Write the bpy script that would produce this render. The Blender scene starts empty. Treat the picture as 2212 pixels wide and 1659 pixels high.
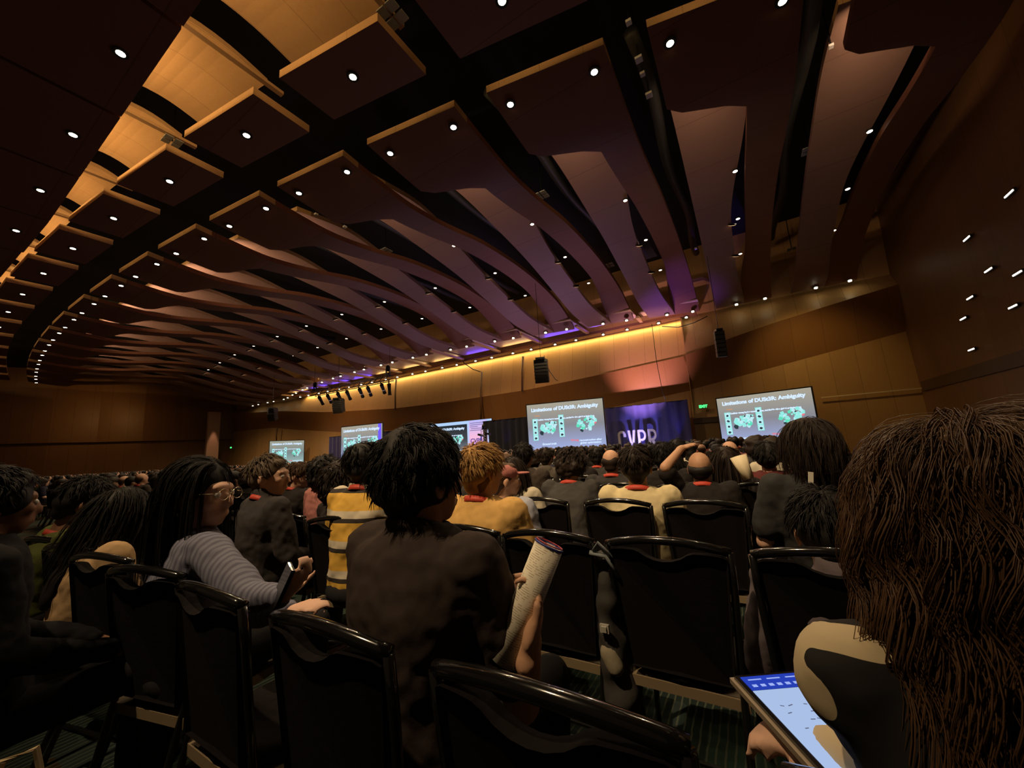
import bpy, math, random
import numpy as np
from mathutils import Vector, Matrix, noise

# ------------------------------------------------------------------ camera, world, exposure
SC = bpy.context.scene
COL = SC.collection
F = 831.0
ROLL, PITCH, CZ = math.radians(3.3), math.radians(9.6), 1.30
A = math.radians(31)                      # the hall is turned by this angle against the view
CA, SA = math.cos(A), math.sin(A)
_f = Vector((0, math.cos(PITCH), math.sin(PITCH)))
_u = Vector((0, -math.sin(PITCH), math.cos(PITCH)))
_r = Vector((1, 0, 0))
RX = _r*math.cos(ROLL) - _u*math.sin(ROLL)
UX = _r*math.sin(ROLL) + _u*math.cos(ROLL)
cam_d = bpy.data.cameras.new('camera')
cam_d.sensor_width = 36.0
cam_d.lens = F/2212*36
cam_d.clip_start = 0.03
cam_d.clip_end = 400
cam = bpy.data.objects.new('camera', cam_d)
COL.objects.link(cam)
m = Matrix.Identity(4)
for i in range(3):
    m[i][0], m[i][1], m[i][2] = RX[i], UX[i], -_f[i]
m[2][3] = CZ
cam.matrix_world = m
SC.camera = cam
SC.view_settings.view_transform = 'Standard'
SC.view_settings.look = 'None'
SC.view_settings.exposure = 0.0
SC.view_settings.gamma = 1.0
SC.view_settings.use_curve_mapping = False
w = bpy.data.worlds.new('world'); SC.world = w; w.use_nodes = True
w.node_tree.nodes['Background'].inputs[0].default_value = (1.0, 0.62, 0.36, 1)
w.node_tree.nodes['Background'].inputs[1].default_value = 0.03
SC.cycles.max_bounces = 5
SC.cycles.diffuse_bounces = 3
SC.cycles.glossy_bounces = 2
SC.cycles.transmission_bounces = 2
SC.cycles.sample_clamp_indirect = 2.0
SC.cycles.use_light_tree = True

def ray(px, py):
    d = RX*((px-1106)/F) - UX*((py-829.5)/F) + _f
    return d
def aty(px, py, Y):
    d = ray(px, py); return d*(Y/d.y) + Vector((0, 0, CZ))
def atz(px, py, z):
    d = ray(px, py); return d*((z-CZ)/d.z) + Vector((0, 0, CZ))
def atv(px, py, v):
    d = ray(px, py); return d*(v/(d.x*SA+d.y*CA)) + Vector((0, 0, CZ))
def atu(px, py, u):
    d = ray(px, py); return d*(u/(d.x*CA-d.y*SA)) + Vector((0, 0, CZ))
def H(u, v, z=0.0):                       # hall coordinates -> world
    return Vector((u*CA+v*SA, -u*SA+v*CA, z))
def UV(p):
    return p.x*CA-p.y*SA, p.x*SA+p.y*CA
def px_of(p):
    q = Vector(p) - Vector((0, 0, CZ)); z = q.dot(_f)
    return 1106+F*q.dot(RX)/z, 829.5-F*q.dot(UX)/z

def area(name, loc, direction, sx, sy, power, color, spread=180):
    l = bpy.data.lights.new(name, 'AREA'); l.shape = 'RECTANGLE'; l.size = sx; l.size_y = sy
    l.energy = power; l.color = color; l.spread = math.radians(spread)
    o = bpy.data.objects.new(name, l); COL.objects.link(o)
    o.location = loc
    d = Vector(direction).normalized()
    xa = Vector((CA, -SA, 0)); xa = (xa - d*xa.dot(d)).normalized(); ya = (-d).cross(xa)
    mm = Matrix((xa, ya, -d)).transposed().to_4x4(); mm.translation = loc
    o.matrix_world = mm
    return o
def spot(name, loc, direction, power, color, ang=110, blend=1.0, rad=0.08):
    l = bpy.data.lights.new(name, 'SPOT'); l.energy = power; l.color = color
    l.spot_size = math.radians(ang); l.spot_blend = blend; l.shadow_soft_size = rad
    o = bpy.data.objects.new(name, l); COL.objects.link(o)
    o.rotation_euler = Vector(direction).to_track_quat('-Z', 'Y').to_euler(); o.location = loc
    return o
def hv(du, dv, dz):
    return Vector((du*CA+dv*SA, -du*SA+dv*CA, dz))

WARM = (1.0, 0.72, 0.42)
GOLD = (1.0, 0.61, 0.25)
# house downlights over the audience (they sit in the lamps built further down)
for (u, v, p) in [(-3.9, 8.0, 800), (-8.6, 7.7, 900), (1.2, 9.2, 650), (-13.2, 7.2, 900), (-8.5, 5.7, 300), (-3.8, 6.6, 350),
                  (-22.0, 6.4, 1300), (-33.0, 6.2, 1700), (-46.0, 6.2, 2000)]:
    spot('house_downlight', H(u, v, 11.6), hv(0.0, -0.05, -1), p, WARM, 130)
# lamps of the ceiling behind the camera, aimed at the seats ahead
for (u, v, tu, tv, p, an) in [(-3.4, -4.0, -1.75, 3.2, 4800, 35), (-.6, -3.2, -1.0, 4.6, 2200, 28), (-5.5, -3.0, -4.6, 5.0, 1500, 36)]:
    spot('rear_downlight', H(u, v, 11.7), H(tu, tv, 1.0)-H(u, v, 11.7), p, WARM, an, .9, .12)
for (u, v, p) in [(-4, 15.5, 1800), (-9, 20, 1800), (-16, 15, 2500), (-19, 22, 1800), (-28, 18, 3000), (-42, 20, 3000), (-56, 20, 3000)]:
    spot('far_downlight', H(u, v, 9.4), hv(0, 0, -1), p, WARM, 150)
# slot light between front soffit and front wall
area('wall_slot_light', H(-25.5, 28.98, 9.75), hv(0, 0.12, -1), 48, 0.12, 640, (1.0, 0.74, 0.30), 170)
# stage wash and uplights
area('stage_uplight', H(-12, 25.4, 1.6), hv(-0.15, -0.62, 1), 12, 1.0, 300, (0.66, 0.40, 0.86), 130)
area('stage_uplight_left', H(-30, 25.2, 1.6), hv(0, -0.7, 1), 12, 1.0, 120, (0.66, 0.45, 0.85), 140)
spot('magenta_wash', H(-6.5, 24.5, 1.5), hv(0.14, 0.70, 1), 4200, (1.0, 0.52, 0.72), 62, 1.0)
spot('blue_ceiling_wash', H(-5.5, 25.0, 1.5), hv(0.30, 0.1, 1), 2600, (0.25, 0.1, 1.0), 38, 1.0)
# wall wash on the side part of the front wall
spot('side_wall_wash', H(2.5, 23.5, 9.3), hv(0.25, 1, -0.95), 520, (1.0, 0.68, 0.25), 80, 1.0, 0.2)
spot('front_wall_wash', H(-14, 22.0, 9.3), hv(-0.1, 1, -0.75), 420, (1.0, 0.6, 0.28), 110, 1.0, 0.2)
spot('front_wall_wash_left', H(-38, 21.0, 9.3), hv(-0.2, 1, -0.75), 900, (1.0, 0.6, 0.25), 120, 1.0, 0.2)
spot('left_wall_wash', H(-66, 14, 9.5), hv(-1, 0.1, -0.35), 330, (1.0, 0.55, 0.18), 140, 1.0, 0.2)

# ------------------------------------------------------------------ materials
MATS = {}
def mat(name, color, rough=0.7, metal=0.0, noise_amt=0.0, scale=8.0, emit=None, es=0.0, spec=0.5, bump=0.0, coat=0.0, sheen=0.0):
    if name in MATS: return MATS[name]
    m = bpy.data.materials.new(name); m.use_nodes = True
    nt = m.node_tree; b = nt.nodes['Principled BSDF']
    b.inputs['Base Color'].default_value = (*color, 1)
    b.inputs['Roughness'].default_value = rough
    b.inputs['Metallic'].default_value = metal
    b.inputs['Specular IOR Level'].default_value = spec
    if coat: b.inputs['Coat Weight'].default_value = coat
    if sheen: b.inputs['Sheen Weight'].default_value = sheen
    if emit is not None:
        b.inputs['Emission Color'].default_value = (*emit, 1); b.inputs['Emission Strength'].default_value = es
    if noise_amt or bump:
        tc = nt.nodes.new('ShaderNodeTexCoord'); n = nt.nodes.new('ShaderNodeTexNoise')
        n.inputs['Scale'].default_value = scale; n.inputs['Detail'].default_value = 4
        nt.links.new(tc.outputs['Object'], n.inputs['Vector'])
        if noise_amt:
            cr = nt.nodes.new('ShaderNodeMix'); cr.data_type = 'RGBA'
            cr.inputs[6].default_value = (*[c*(1-noise_amt) for c in color], 1)
            cr.inputs[7].default_value = (*[min(1, c*(1+noise_amt)) for c in color], 1)
            nt.links.new(n.outputs['Fac'], cr.inputs[0]); nt.links.new(cr.outputs[2], b.inputs['Base Color'])
        if bump:
            bp = nt.nodes.new('ShaderNodeBump'); bp.inputs['Strength'].default_value = bump; bp.inputs['Distance'].default_value = 0.01
            nt.links.new(n.outputs['Fac'], bp.inputs['Height']); nt.links.new(bp.outputs['Normal'], b.inputs['Normal'])
    MATS[name] = m
    return m
def wood(name, c1, c2, seam=1.2, seam_dark=0.55, rough=0.45, axis='U', grain=0.6, seam_w=0.012):
    """veneer panelling: fine grain, wide tonal patches and narrow vertical seams at a fixed pitch"""
    if name in MATS: return MATS[name]
    m = bpy.data.materials.new(name); m.use_nodes = True
    nt = m.node_tree; N = nt.nodes.new; Lk = nt.links.new
    b = nt.nodes['Principled BSDF']; b.inputs['Roughness'].default_value = rough; b.inputs['Specular IOR Level'].default_value = 0.3
    tc = N('ShaderNodeTexCoord'); sp = N('ShaderNodeSeparateXYZ'); Lk(tc.outputs['Object'], sp.inputs[0])
    src = sp.outputs[0 if axis == 'U' else 1]
    dv = N('ShaderNodeMath'); dv.operation = 'DIVIDE'; dv.inputs[1].default_value = seam; Lk(src, dv.inputs[0])
    fr = N('ShaderNodeMath'); fr.operation = 'FRACT'; Lk(dv.outputs[0], fr.inputs[0])
    lt = N('ShaderNodeMath'); lt.operation = 'LESS_THAN'; lt.inputs[1].default_value = seam_w; Lk(fr.outputs[0], lt.inputs[0])
    fl = N('ShaderNodeMath'); fl.operation = 'FLOOR'; Lk(dv.outputs[0], fl.inputs[0])
    wn = N('ShaderNodeTexWhiteNoise'); wn.noise_dimensions = '1D'; Lk(fl.outputs[0], wn.inputs['W'])
    mp = N('ShaderNodeMapping'); mp.inputs['Scale'].default_value = (9, 9, 0.8); Lk(tc.outputs['Object'], mp.inputs[0])
    nz = N('ShaderNodeTexNoise'); nz.inputs['Scale'].default_value = 1.5; nz.inputs['Detail'].default_value = 5; Lk(mp.outputs[0], nz.inputs['Vector'])
    ad = N('ShaderNodeMath'); ad.operation = 'MULTIPLY_ADD'; ad.inputs[1].default_value = grain; Lk(nz.outputs['Fac'], ad.inputs[0])
    m2 = N('ShaderNodeMath'); m2.operation = 'MULTIPLY'; m2.inputs[1].default_value = 0.4; Lk(wn.outputs['Value'], m2.inputs[0]); Lk(m2.outputs[0], ad.inputs[2])
    mx = N('ShaderNodeMix'); mx.data_type = 'RGBA'; mx.inputs[6].default_value = (*c1, 1); mx.inputs[7].default_value = (*c2, 1); Lk(ad.outputs[0], mx.inputs[0])
    m3 = N('ShaderNodeMix'); m3.data_type = 'RGBA'; m3.inputs[7].default_value = (*[c*(1-seam_dark) for c in c1], 1)
    Lk(lt.outputs[0], m3.inputs[0]); Lk(mx.outputs[2], m3.inputs[6]); Lk(m3.outputs[2], b.inputs['Base Color'])
    MATS[name] = m
    return m
def striped(name, stops, scale, axis=2, rough=0.8):
    """cloth woven in bands: stops = [(position 0..1, colour)], repeated every `scale` metres along an axis"""
    if name in MATS: return MATS[name]
    m = bpy.data.materials.new(name); m.use_nodes = True
    nt = m.node_tree; N = nt.nodes.new; Lk = nt.links.new
    b = nt.nodes['Principled BSDF']; b.inputs['Roughness'].default_value = rough
    tc = N('ShaderNodeTexCoord'); sp = N('ShaderNodeSeparateXYZ'); Lk(tc.outputs['Object'], sp.inputs[0])
    dv = N('ShaderNodeMath'); dv.operation = 'DIVIDE'; dv.inputs[1].default_value = scale; Lk(sp.outputs[axis], dv.inputs[0])
    fr = N('ShaderNodeMath'); fr.operation = 'FRACT'; Lk(dv.outputs[0], fr.inputs[0])
    cr = N('ShaderNodeValToRGB'); cr.color_ramp.interpolation = 'CONSTANT'
    e = cr.color_ramp.elements
    while len(e) < len(stops): e.new(0.5)
    for q, (p, c) in zip(e, stops): q.position = p
    for q, (p, c) in zip(e, stops): q.color = (*c, 1)
    Lk(fr.outputs[0], cr.inputs[0]); Lk(cr.outputs[0], b.inputs['Base Color'])
    MATS[name] = m
    return m
def emis(name, col, s):
    if name in MATS: return MATS[name]
    m = bpy.data.materials.new(name); m.use_nodes = True; nt = m.node_tree
    nt.nodes.remove(nt.nodes['Principled BSDF']); e = nt.nodes.new('ShaderNodeEmission')
    e.inputs[0].default_value = (*col, 1); e.inputs[1].default_value = s
    nt.links.new(e.outputs[0], nt.nodes['Material Output'].inputs[0])
    MATS[name] = m; return m

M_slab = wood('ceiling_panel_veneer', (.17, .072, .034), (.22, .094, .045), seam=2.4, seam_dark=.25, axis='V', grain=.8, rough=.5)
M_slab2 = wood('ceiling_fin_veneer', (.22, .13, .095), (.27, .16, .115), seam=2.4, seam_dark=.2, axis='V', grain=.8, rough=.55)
M_slab_lit = wood('ceiling_veneer_lit', (.52, .32, .15), (.62, .39, .19), seam=1.25, seam_dark=.3, grain=.8)  # slab veneer in a lighter colour, cove light put into the tone
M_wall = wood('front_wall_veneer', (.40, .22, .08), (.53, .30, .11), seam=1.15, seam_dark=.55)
M_wall_shaded = wood('front_wall_veneer_shaded', (.24, .105, .03), (.30, .135, .04), seam=1.5, seam_dark=.3)  # wall veneer darkened, shade of the overhanging tier put into the colour
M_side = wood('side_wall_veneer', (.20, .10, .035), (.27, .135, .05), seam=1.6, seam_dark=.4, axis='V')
M_plenum = mat('plenum_black', (.006, .006, .006), .9)
M_duct = mat('duct_grey', (.05, .05, .045), .5, .4)
M_black = mat('black_metal', (.008, .008, .008), .35, .3)
M_gloss = mat('chair_gloss_black', (.006, .006, .006), .16, .0, spec=.6, coat=.6)
M_cfab = mat('chair_black_fabric', (.006, .0045, .005), .9, spec=.12, noise_amt=.3, scale=60, bump=.1)
M_tan = mat('tan_seat_shell', (.20, .15, .09), .5)
M_lens = emis('lamp_lens', (1.0, .93, .66), 22.0)
M_lens2 = emis('small_lamp_lens', (1.0, .80, .62), 6.0)
M_lens3 = emis('oval_lamp_lens', (1.0, .62, .30), 2.6)
M_trim = mat('lamp_trim', (.03, .025, .02), .3, .6)
M_white = mat('white_plastic', (.75, .75, .70), .5)
M_grille = mat('grey_diffuser', (.30, .31, .27), .5)

# ------------------------------------------------------------------ mesh helpers
class MB:
    def __init__(s): s.v = []; s.f = []; s.mi = []
    def add(s, v, f, mi=0):
        o = len(s.v); s.v += [tuple(p) for p in v]; s.f += [tuple(i+o for i in q) for q in f]; s.mi += [mi]*len(f)
        return s
    def box(s, c, size, M=None, mi=0):
        x, y, z = size[0]/2, size[1]/2, size[2]/2
        v = [Vector((a*x, b*y, d*z)) for a in (-1, 1) for b in (-1, 1) for d in (-1, 1)]
        if M is not None: v = [M @ p for p in v]
        v = [p+Vector(c) for p in v]
        return s.add(v, [(0, 1, 3, 2), (4, 6, 7, 5), (0, 4, 5, 1), (2, 3, 7, 6), (0, 2, 6, 4), (1, 5, 7, 3)], mi)
    def tube(s, pts, r, n=8, cap=True, mi=0, flat=1.0):
        pts = [Vector(p) for p in pts]
        if not hasattr(r, '__len__'): r = [r]*len(pts)
        up = Vector((0, 0, 1)); rings = []; pn = None
        for i, p in enumerate(pts):
            t = (pts[min(i+1, len(pts)-1)]-pts[max(i-1, 0)])
            if t.length < 1e-9: t = Vector((0, 0, 1))
            t.normalize()
            if pn is None:
                a = up if abs(t.z) < .9 else Vector((1, 0, 0)); pn = (a-t*a.dot(t)).normalized()
            else:
                pn = pn-t*pn.dot(t)
                pn = pn.normalized() if pn.length > 1e-6 else t.orthogonal().normalized()
            bn = t.cross(pn)
            rings.append([p+(pn*math.cos(2*math.pi*k/n)*flat+bn*math.sin(2*math.pi*k/n))*r[i] for k in range(n)])
        v = [q for R_ in rings for q in R_]; f = []
        for i in range(len(pts)-1):
            for k in range(n):
                f.append((i*n+k, i*n+(k+1) % n, (i+1)*n+(k+1) % n, (i+1)*n+k))
        if cap: f += [tuple(range(n))[::-1], tuple((len(pts)-1)*n+k for k in range(n))]
        return s.add(v, f, mi)
    def ell(s, c, r, M=None, nu=16, nv=10, mi=0):
        v = [Vector((0, 0, -r[2]))]
        for j in range(1, nv):
            t = -math.pi/2+math.pi*j/nv
            for i in range(nu):
                a = 2*math.pi*i/nu
                v.append(Vector((r[0]*math.cos(t)*math.cos(a), r[1]*math.cos(t)*math.sin(a), r[2]*math.sin(t))))
        v.append(Vector((0, 0, r[2]))); f = []
        for i in range(nu): f.append((0, 1+(i+1) % nu, 1+i))
        for j in range(nv-2):
            for i in range(nu):
                a = 1+j*nu; b = a+nu; f.append((a+i, a+(i+1) % nu, b+(i+1) % nu, b+i))
        l = len(v)-1; a = 1+(nv-2)*nu
        for i in range(nu): f.append((a+i, a+(i+1) % nu, l))
        if M is not None: v = [M @ p for p in v]
        return s.add([p+Vector(c) for p in v], f, mi)
    def cap(s, a, b, ra, rb, n=12):
        """tapered capsule"""
        a, b = Vector(a), Vector(b); t = (b-a)
        if t.length < 1e-6: return s.ell(a, (ra, ra, ra))
        t.normalize()
        pts = [a-t*ra, a-t*ra*.87, a-t*ra*.5, a, b, b+t*rb*.5, b+t*rb*.87, b+t*rb]
        return s.tube(pts, [ra*.05, ra*.5, ra*.87, ra, rb, rb*.87, rb*.5, rb*.05], n)
    def loft(s, secs, n=20, mi=0):
        """secs: (centre, half width x, half depth y, tilt about x)"""
        v = []; f = []
        for (c, a, b, tl) in secs:
            for k in range(n):
                t = 2*math.pi*k/n; x = a*math.cos(t); y = b*math.sin(t)
                sx = math.copysign(abs(math.cos(t))**.85, math.cos(t))*a
                v.append(Vector((c[0]+sx, c[1]+y*math.cos(tl), c[2]+y*math.sin(tl))))
        for i in range(len(secs)-1):
            for k in range(n): f.append((i*n+k, i*n+(k+1) % n, (i+1)*n+(k+1) % n, (i+1)*n+k))
        f += [tuple(range(n))[::-1], tuple((len(secs)-1)*n+k for k in range(n))]
        return s.add(v, f, mi)
    def prism(s, outline, axis_vec, M=None, mi=0):
        """extrude a planar polygon"""
        n = len(outline); a = Vector(axis_vec)
        v = [Vector(p) for p in outline]+[Vector(p)+a for p in outline]
        if M is not None: v = [M @ p for p in v]
        f = [tuple(range(n))[::-1], tuple(range(n, 2*n))]+[(i, (i+1) % n, n+(i+1) % n, n+i) for i in range(n)]
        return s.add(v, f, mi)
    def mesh(s, name, mats, smooth=False):
        me = bpy.data.meshes.new(name); me.from_pydata(s.v, [], s.f)
        for m in (mats if isinstance(mats, (list, tuple)) else [mats]): me.materials.append(m)
        if any(s.mi): me.polygons.foreach_set('material_index', s.mi)
        if smooth: me.polygons.foreach_set('use_smooth', [True]*len(s.f))
        me.update(); return me

def link(name, me, parent=None, loc=None, rot=None):
    o = bpy.data.objects.new(name, me); COL.objects.link(o)
    if parent is not None: o.parent = parent
    if loc is not None: o.location = loc
    if rot is not None: o.rotation_euler = rot
    return o
def tag(o, label, cat, group=None, kind=None):
    if label: o['label'] = label
    if cat: o['category'] = cat
    if group: o['group'] = group
    if kind: o['kind'] = kind
    return o
def struct(name, me, **k):
    o = link(name, me, **k); o['kind'] = 'structure'; return o
HROT = (0, 0, -A)
def thing(name, loc, rot, label, cat, group=None):
    return tag(link(name, None, loc=loc, rot=rot), label, cat, group)
def copy_tree(src, loc, rot, label=None, group=None, scale=None):
    r = src.copy(); COL.objects.link(r); r.location = loc; r.rotation_euler = rot
    if label: r['label'] = label
    if group: r['group'] = group
    if scale: r.scale = scale
    for ch in src.children:
        c = ch.copy(); COL.objects.link(c); c.parent = r
        for g in ch.children:
            d = g.copy(); COL.objects.link(d); d.parent = c
    return r
def remesh(mb, vox, smooth=4, name='m'):
    me = mb.mesh(name, []); o = bpy.data.objects.new('tmp', me); COL.objects.link(o)
    r = o.modifiers.new('r', 'REMESH'); r.mode = 'VOXEL'; r.voxel_size = vox; r.use_smooth_shade = True
    if smooth:
        s = o.modifiers.new('s', 'SMOOTH'); s.factor = .5; s.iterations = smooth
    dg = bpy.context.evaluated_depsgraph_get()
    out = bpy.data.meshes.new_from_object(o.evaluated_get(dg))
    bpy.data.objects.remove(o); bpy.data.meshes.remove(me)
    out.name = name
    return out
def displace(me, amt, scale, seed=0, along=None):
    me.update()
    co = np.zeros(len(me.vertices)*3); me.vertices.foreach_get('co', co); co = co.reshape(-1, 3)
    no = np.zeros(len(me.vertices)*3); me.vertices.foreach_get('normal', no); no = no.reshape(-1, 3)
    for i in range(len(co)):
        p = Vector(co[i])*scale+Vector((seed*7.1, seed*3.3, 0))
        co[i] += no[i]*amt*noise.noise(p)
    me.vertices.foreach_set('co', co.reshape(-1)); me.update()
def smoothstep(a, b, x):
    t = min(1, max(0, (x-a)/(b-a))); return t*t*(3-2*t)
def interp(x, pts):
    """smooth (monotone-ish) interpolation through knots"""
    if x <= pts[0][0]: return pts[0][1]
    for i in range(len(pts)-1):
        x0, y0 = pts[i]; x1, y1 = pts[i+1]
        if x <= x1:
            t = (x-x0)/(x1-x0)
            ym = pts[i-1] if i > 0 else pts[i]; yp = pts[i+2] if i+2 < len(pts) else pts[i+1]
            m0 = (y1-ym[1])/(x1-ym[0])*(x1-x0) if x1 != ym[0] else 0
            m1 = (yp[1]-y0)/(yp[0]-x0)*(x1-x0) if yp[0] != x0 else 0
            t2, t3 = t*t, t*t*t
            return (2*t3-3*t2+1)*y0+(t3-2*t2+t)*m0+(-2*t3+3*t2)*y1+(t3-t2)*m1
    return pts[-1][1]

# ------------------------------------------------------------------ the hall
UL, UR, VB, VF = -69.0, 8.0, -12.0, 29.4
def HM(v, f, name, mats, smooth=False):
    """mesh given in hall coordinates; object is turned by HROT"""
    return MB().add(v, f).mesh(name, mats, smooth)
# floor carpet
def carpet():
    m = bpy.data.materials.new('patterned_carpet'); m.use_nodes = True; nt = m.node_tree; N = nt.nodes.new; Lk = nt.links.new
    b = nt.nodes['Principled BSDF']; b.inputs['Roughness'].default_value = .95; b.inputs['Specular IOR Level'].default_value = .1
    tc = N('ShaderNodeTexCoord')
    v = N('ShaderNodeTexVoronoi'); v.distance = 'CHEBYCHEV'; v.inputs['Scale'].default_value = 3.2; Lk(tc.outputs['Object'], v.inputs['Vector'])
    cr = N('ShaderNodeValToRGB'); e = cr.color_ramp.elements; cr.color_ramp.interpolation = 'CONSTANT'
    for _ in range(3): e.new(.5)
    for q, (p, c) in zip(e, [(0, (.012, .02, .018)), (.3, (.05, .018, .009)), (.52, (.018, .035, .026)), (.75, (.03, .018, .008)), (.9, (.02, .03, .03))]):
        q.position = p; q.color = (*c, 1)
    sp = N('ShaderNodeSeparateColor'); Lk(v.outputs['Color'], sp.inputs[0]); Lk(sp.outputs[0], cr.inputs[0])
    wv = N('ShaderNodeTexWave'); wv.inputs['Scale'].default_value = 9; wv.inputs['Distortion'].default_value = 1.5; Lk(tc.outputs['Object'], wv.inputs['Vector'])
    mx = N('ShaderNodeMix'); mx.data_type = 'RGBA'; mx.inputs[7].default_value = (.06, .07, .05, 1)
    gt = N('ShaderNodeMath'); gt.operation = 'GREATER_THAN'; gt.inputs[1].default_value = .88; Lk(wv.outputs['Fac'], gt.inputs[0])
    Lk(gt.outputs[0], mx.inputs[0]); Lk(cr.outputs[0], mx.inputs[6]); Lk(mx.outputs[2], b.inputs['Base Color'])
    return m
struct('floor', HM([(UL-12, VB, 0), (UR, VB, 0), (UR, VF, 0), (UL-12, VF, 0)], [(0, 1, 2, 3)], 'floor', carpet()), rot=HROT)
struct('ceiling', HM([(UL-12, VB, 14.6), (UR+1, VB, 14.6), (UR+1, VF+1, 14.6), (UL-12, VF+1, 14.6)], [(0, 3, 2, 1)], 'ceiling', M_plenum), rot=HROT)

# front wall: three tiers of tilted facets; the fold lines rise towards the side
T1 = [(-80, 9.9), (-69, 9.3), (-54, 8.2), (-43, 7.0), (-32, 6.3), (-24, 6.15), (-15.5, 6.2), (-7.5, 6.65), (-3.0, 6.95), (1.3, 7.9), (5.3, 8.55), (8.0, 8.95)]
T2 = [(-80, 6.7), (-57, 6.2), (-53, 5.65), (-40, 4.3), (-25, 3.75), (-9, 3.95), (-3.0, 4.6), (8.0, 6.4)]
def lin(x, pts):
    for i in range(len(pts)-1):
        if x <= pts[i+1][0]:
            t = (x-pts[i][0])/(pts[i+1][0]-pts[i][0]); return pts[i][1]+t*(pts[i+1][1]-pts[i][1])
    return pts[-1][1]
def front_wall(u0, u1, dv, name):
    us = sorted(set([u0, u1]+[x for x in np.arange(math.ceil(u0/2)*2, u1, 2.0)]))
    V = []; Fc = []; mi = []
    for u in us:
        t1, t2 = lin(u, T1), lin(u, T2); tm = t2 + .0
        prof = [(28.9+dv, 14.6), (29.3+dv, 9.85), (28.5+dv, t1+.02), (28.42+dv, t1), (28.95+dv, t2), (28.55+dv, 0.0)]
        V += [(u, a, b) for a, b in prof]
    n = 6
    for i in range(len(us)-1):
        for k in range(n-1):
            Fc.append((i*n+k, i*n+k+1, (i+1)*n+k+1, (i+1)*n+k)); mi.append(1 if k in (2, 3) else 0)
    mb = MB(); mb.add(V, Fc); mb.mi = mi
    return struct(name, mb.mesh(name, [M_wall, M_wall_shaded]), rot=HROT)
front_wall(-78, -3.0, 0.0, 'wall_front')
front_wall(-3.0, UR, -0.35, 'wall_front')
struct('wall_front', MB().box((-3.0, 28.8, 5), (.06, .9, 9.6)).mesh('wall_return', M_wall), rot=HROT)
# ledge line and dado to the right, dark recess of the doors
struct('trim_1', MB().box((5.9, 28.17, 3.22), (4.2, .05, .06)).mesh('trim', mat('pale_ledge', (.75, .62, .36), .4)), rot=HROT)
struct('trim_2', MB().box((-2.1, 28.15, 2.45), (1.9, .18, .35)).mesh('trim', mat('dark_header', (.045, .02, .008), .6)), rot=HROT)
struct('door_1', MB().box((-2.1, 28.2, 1.15), (1.8, .1, 2.3)).mesh('door', mat('door_wood', (.16, .085, .025), .5)), rot=HROT)
# side walls
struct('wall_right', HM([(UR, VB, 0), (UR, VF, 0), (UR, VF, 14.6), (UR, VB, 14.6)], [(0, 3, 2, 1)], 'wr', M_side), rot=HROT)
struct('trim_3', MB().box((UR-.04, 22, 3.3), (.06, 12, .5)).mesh('trim', mat('side_band', (.10, .05, .018), .5)), rot=HROT)
lw = []
for i, v in enumerate([29.5, 26.5, 23.0, 19, 15, 11, 7, 2, -4, -12]):
    lw.append((-69.0-(29.5-v)*.30+(.5 if i % 2 else 0), v))
V = []; Fc = []
for (u, v) in lw: V += [(u, v, 0), (u, v, 5.2), (u+.5, v, 5.3), (u, v, 14.6)]
for i in range(len(lw)-1):
    for k in range(3): Fc.append((i*4+k, i*4+k+1, (i+1)*4+k+1, (i+1)*4+k))
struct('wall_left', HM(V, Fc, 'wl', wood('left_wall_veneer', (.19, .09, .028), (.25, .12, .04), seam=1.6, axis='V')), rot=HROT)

# ------------------------------------------------------------------ ceiling panels
def vH(u): return 5.6+.0027*(u+38)**2
def vE(u): return min(2.78, vH(u)-3.2)      # front edge of the rear row
def vA(u): return min(28.3, 23.9+.0066*(u+26.5)**2)
ZA = [(0, 12.0), (1.2, 11.78), (3, 11.55), (5, 11.65), (8, 12.0), (12, 11.9), (15.5, 11.2), (17.3, 10.3), (18, 9.75)]
ZB = [(2.1, 12.75), (4.5, 12.85), (7, 12.45), (10, 11.8), (13, 10.85), (15.5, 10.05), (18, 9.75)]
def fan(u, s): return u*(1-.10*s/18)
def strip(fl, fr, fz, s0, s1, vmap, n, th, name, m):
    """a long hanging panel: left and right edge, height and thickness along its run"""
    V = []; Fc = []
    for i in range(n+1):
        s = s0+(s1-s0)*i/n
        l, r, z = fl(s), fr(s), fz(s)
        for (u, dz) in ((l, 0), (r, 0), (r, th), (l, th)): V.append((u, vmap(s, u), z+dz))
    for i in range(n):
        a, b = i*4, i*4+4
        for k in range(4): Fc.append((a+k, a+(k+1) % 4, b+(k+1) % 4, b+k))
    Fc += [(0, 3, 2, 1), (n*4, n*4+1, n*4+2, n*4+3)]
    mb = MB().add(V, Fc); mb.mi = [1 if j >= 4*n or (j < 8 and j % 4 in (1, 3)) else 0 for j in range(len(Fc))]  # end faces and first side faces coloured as if lit
    return mb.mesh(name, [m, M_slab_lit])
lampA = []
def where(i):
    return 'right of the bay over the camera' if i < 0 else 'over the camera' if i < 1 else ''
ORD = ['first', 'second', 'third', 'fourth', 'fifth', 'sixth', 'seventh', 'eighth', 'ninth', 'tenth', 'eleventh', 'twelfth', 'thirteenth', 'fourteenth', 'fifteenth', 'sixteenth', 'seventeenth', 'eighteenth']
bays = list(range(-2, 15))
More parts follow.
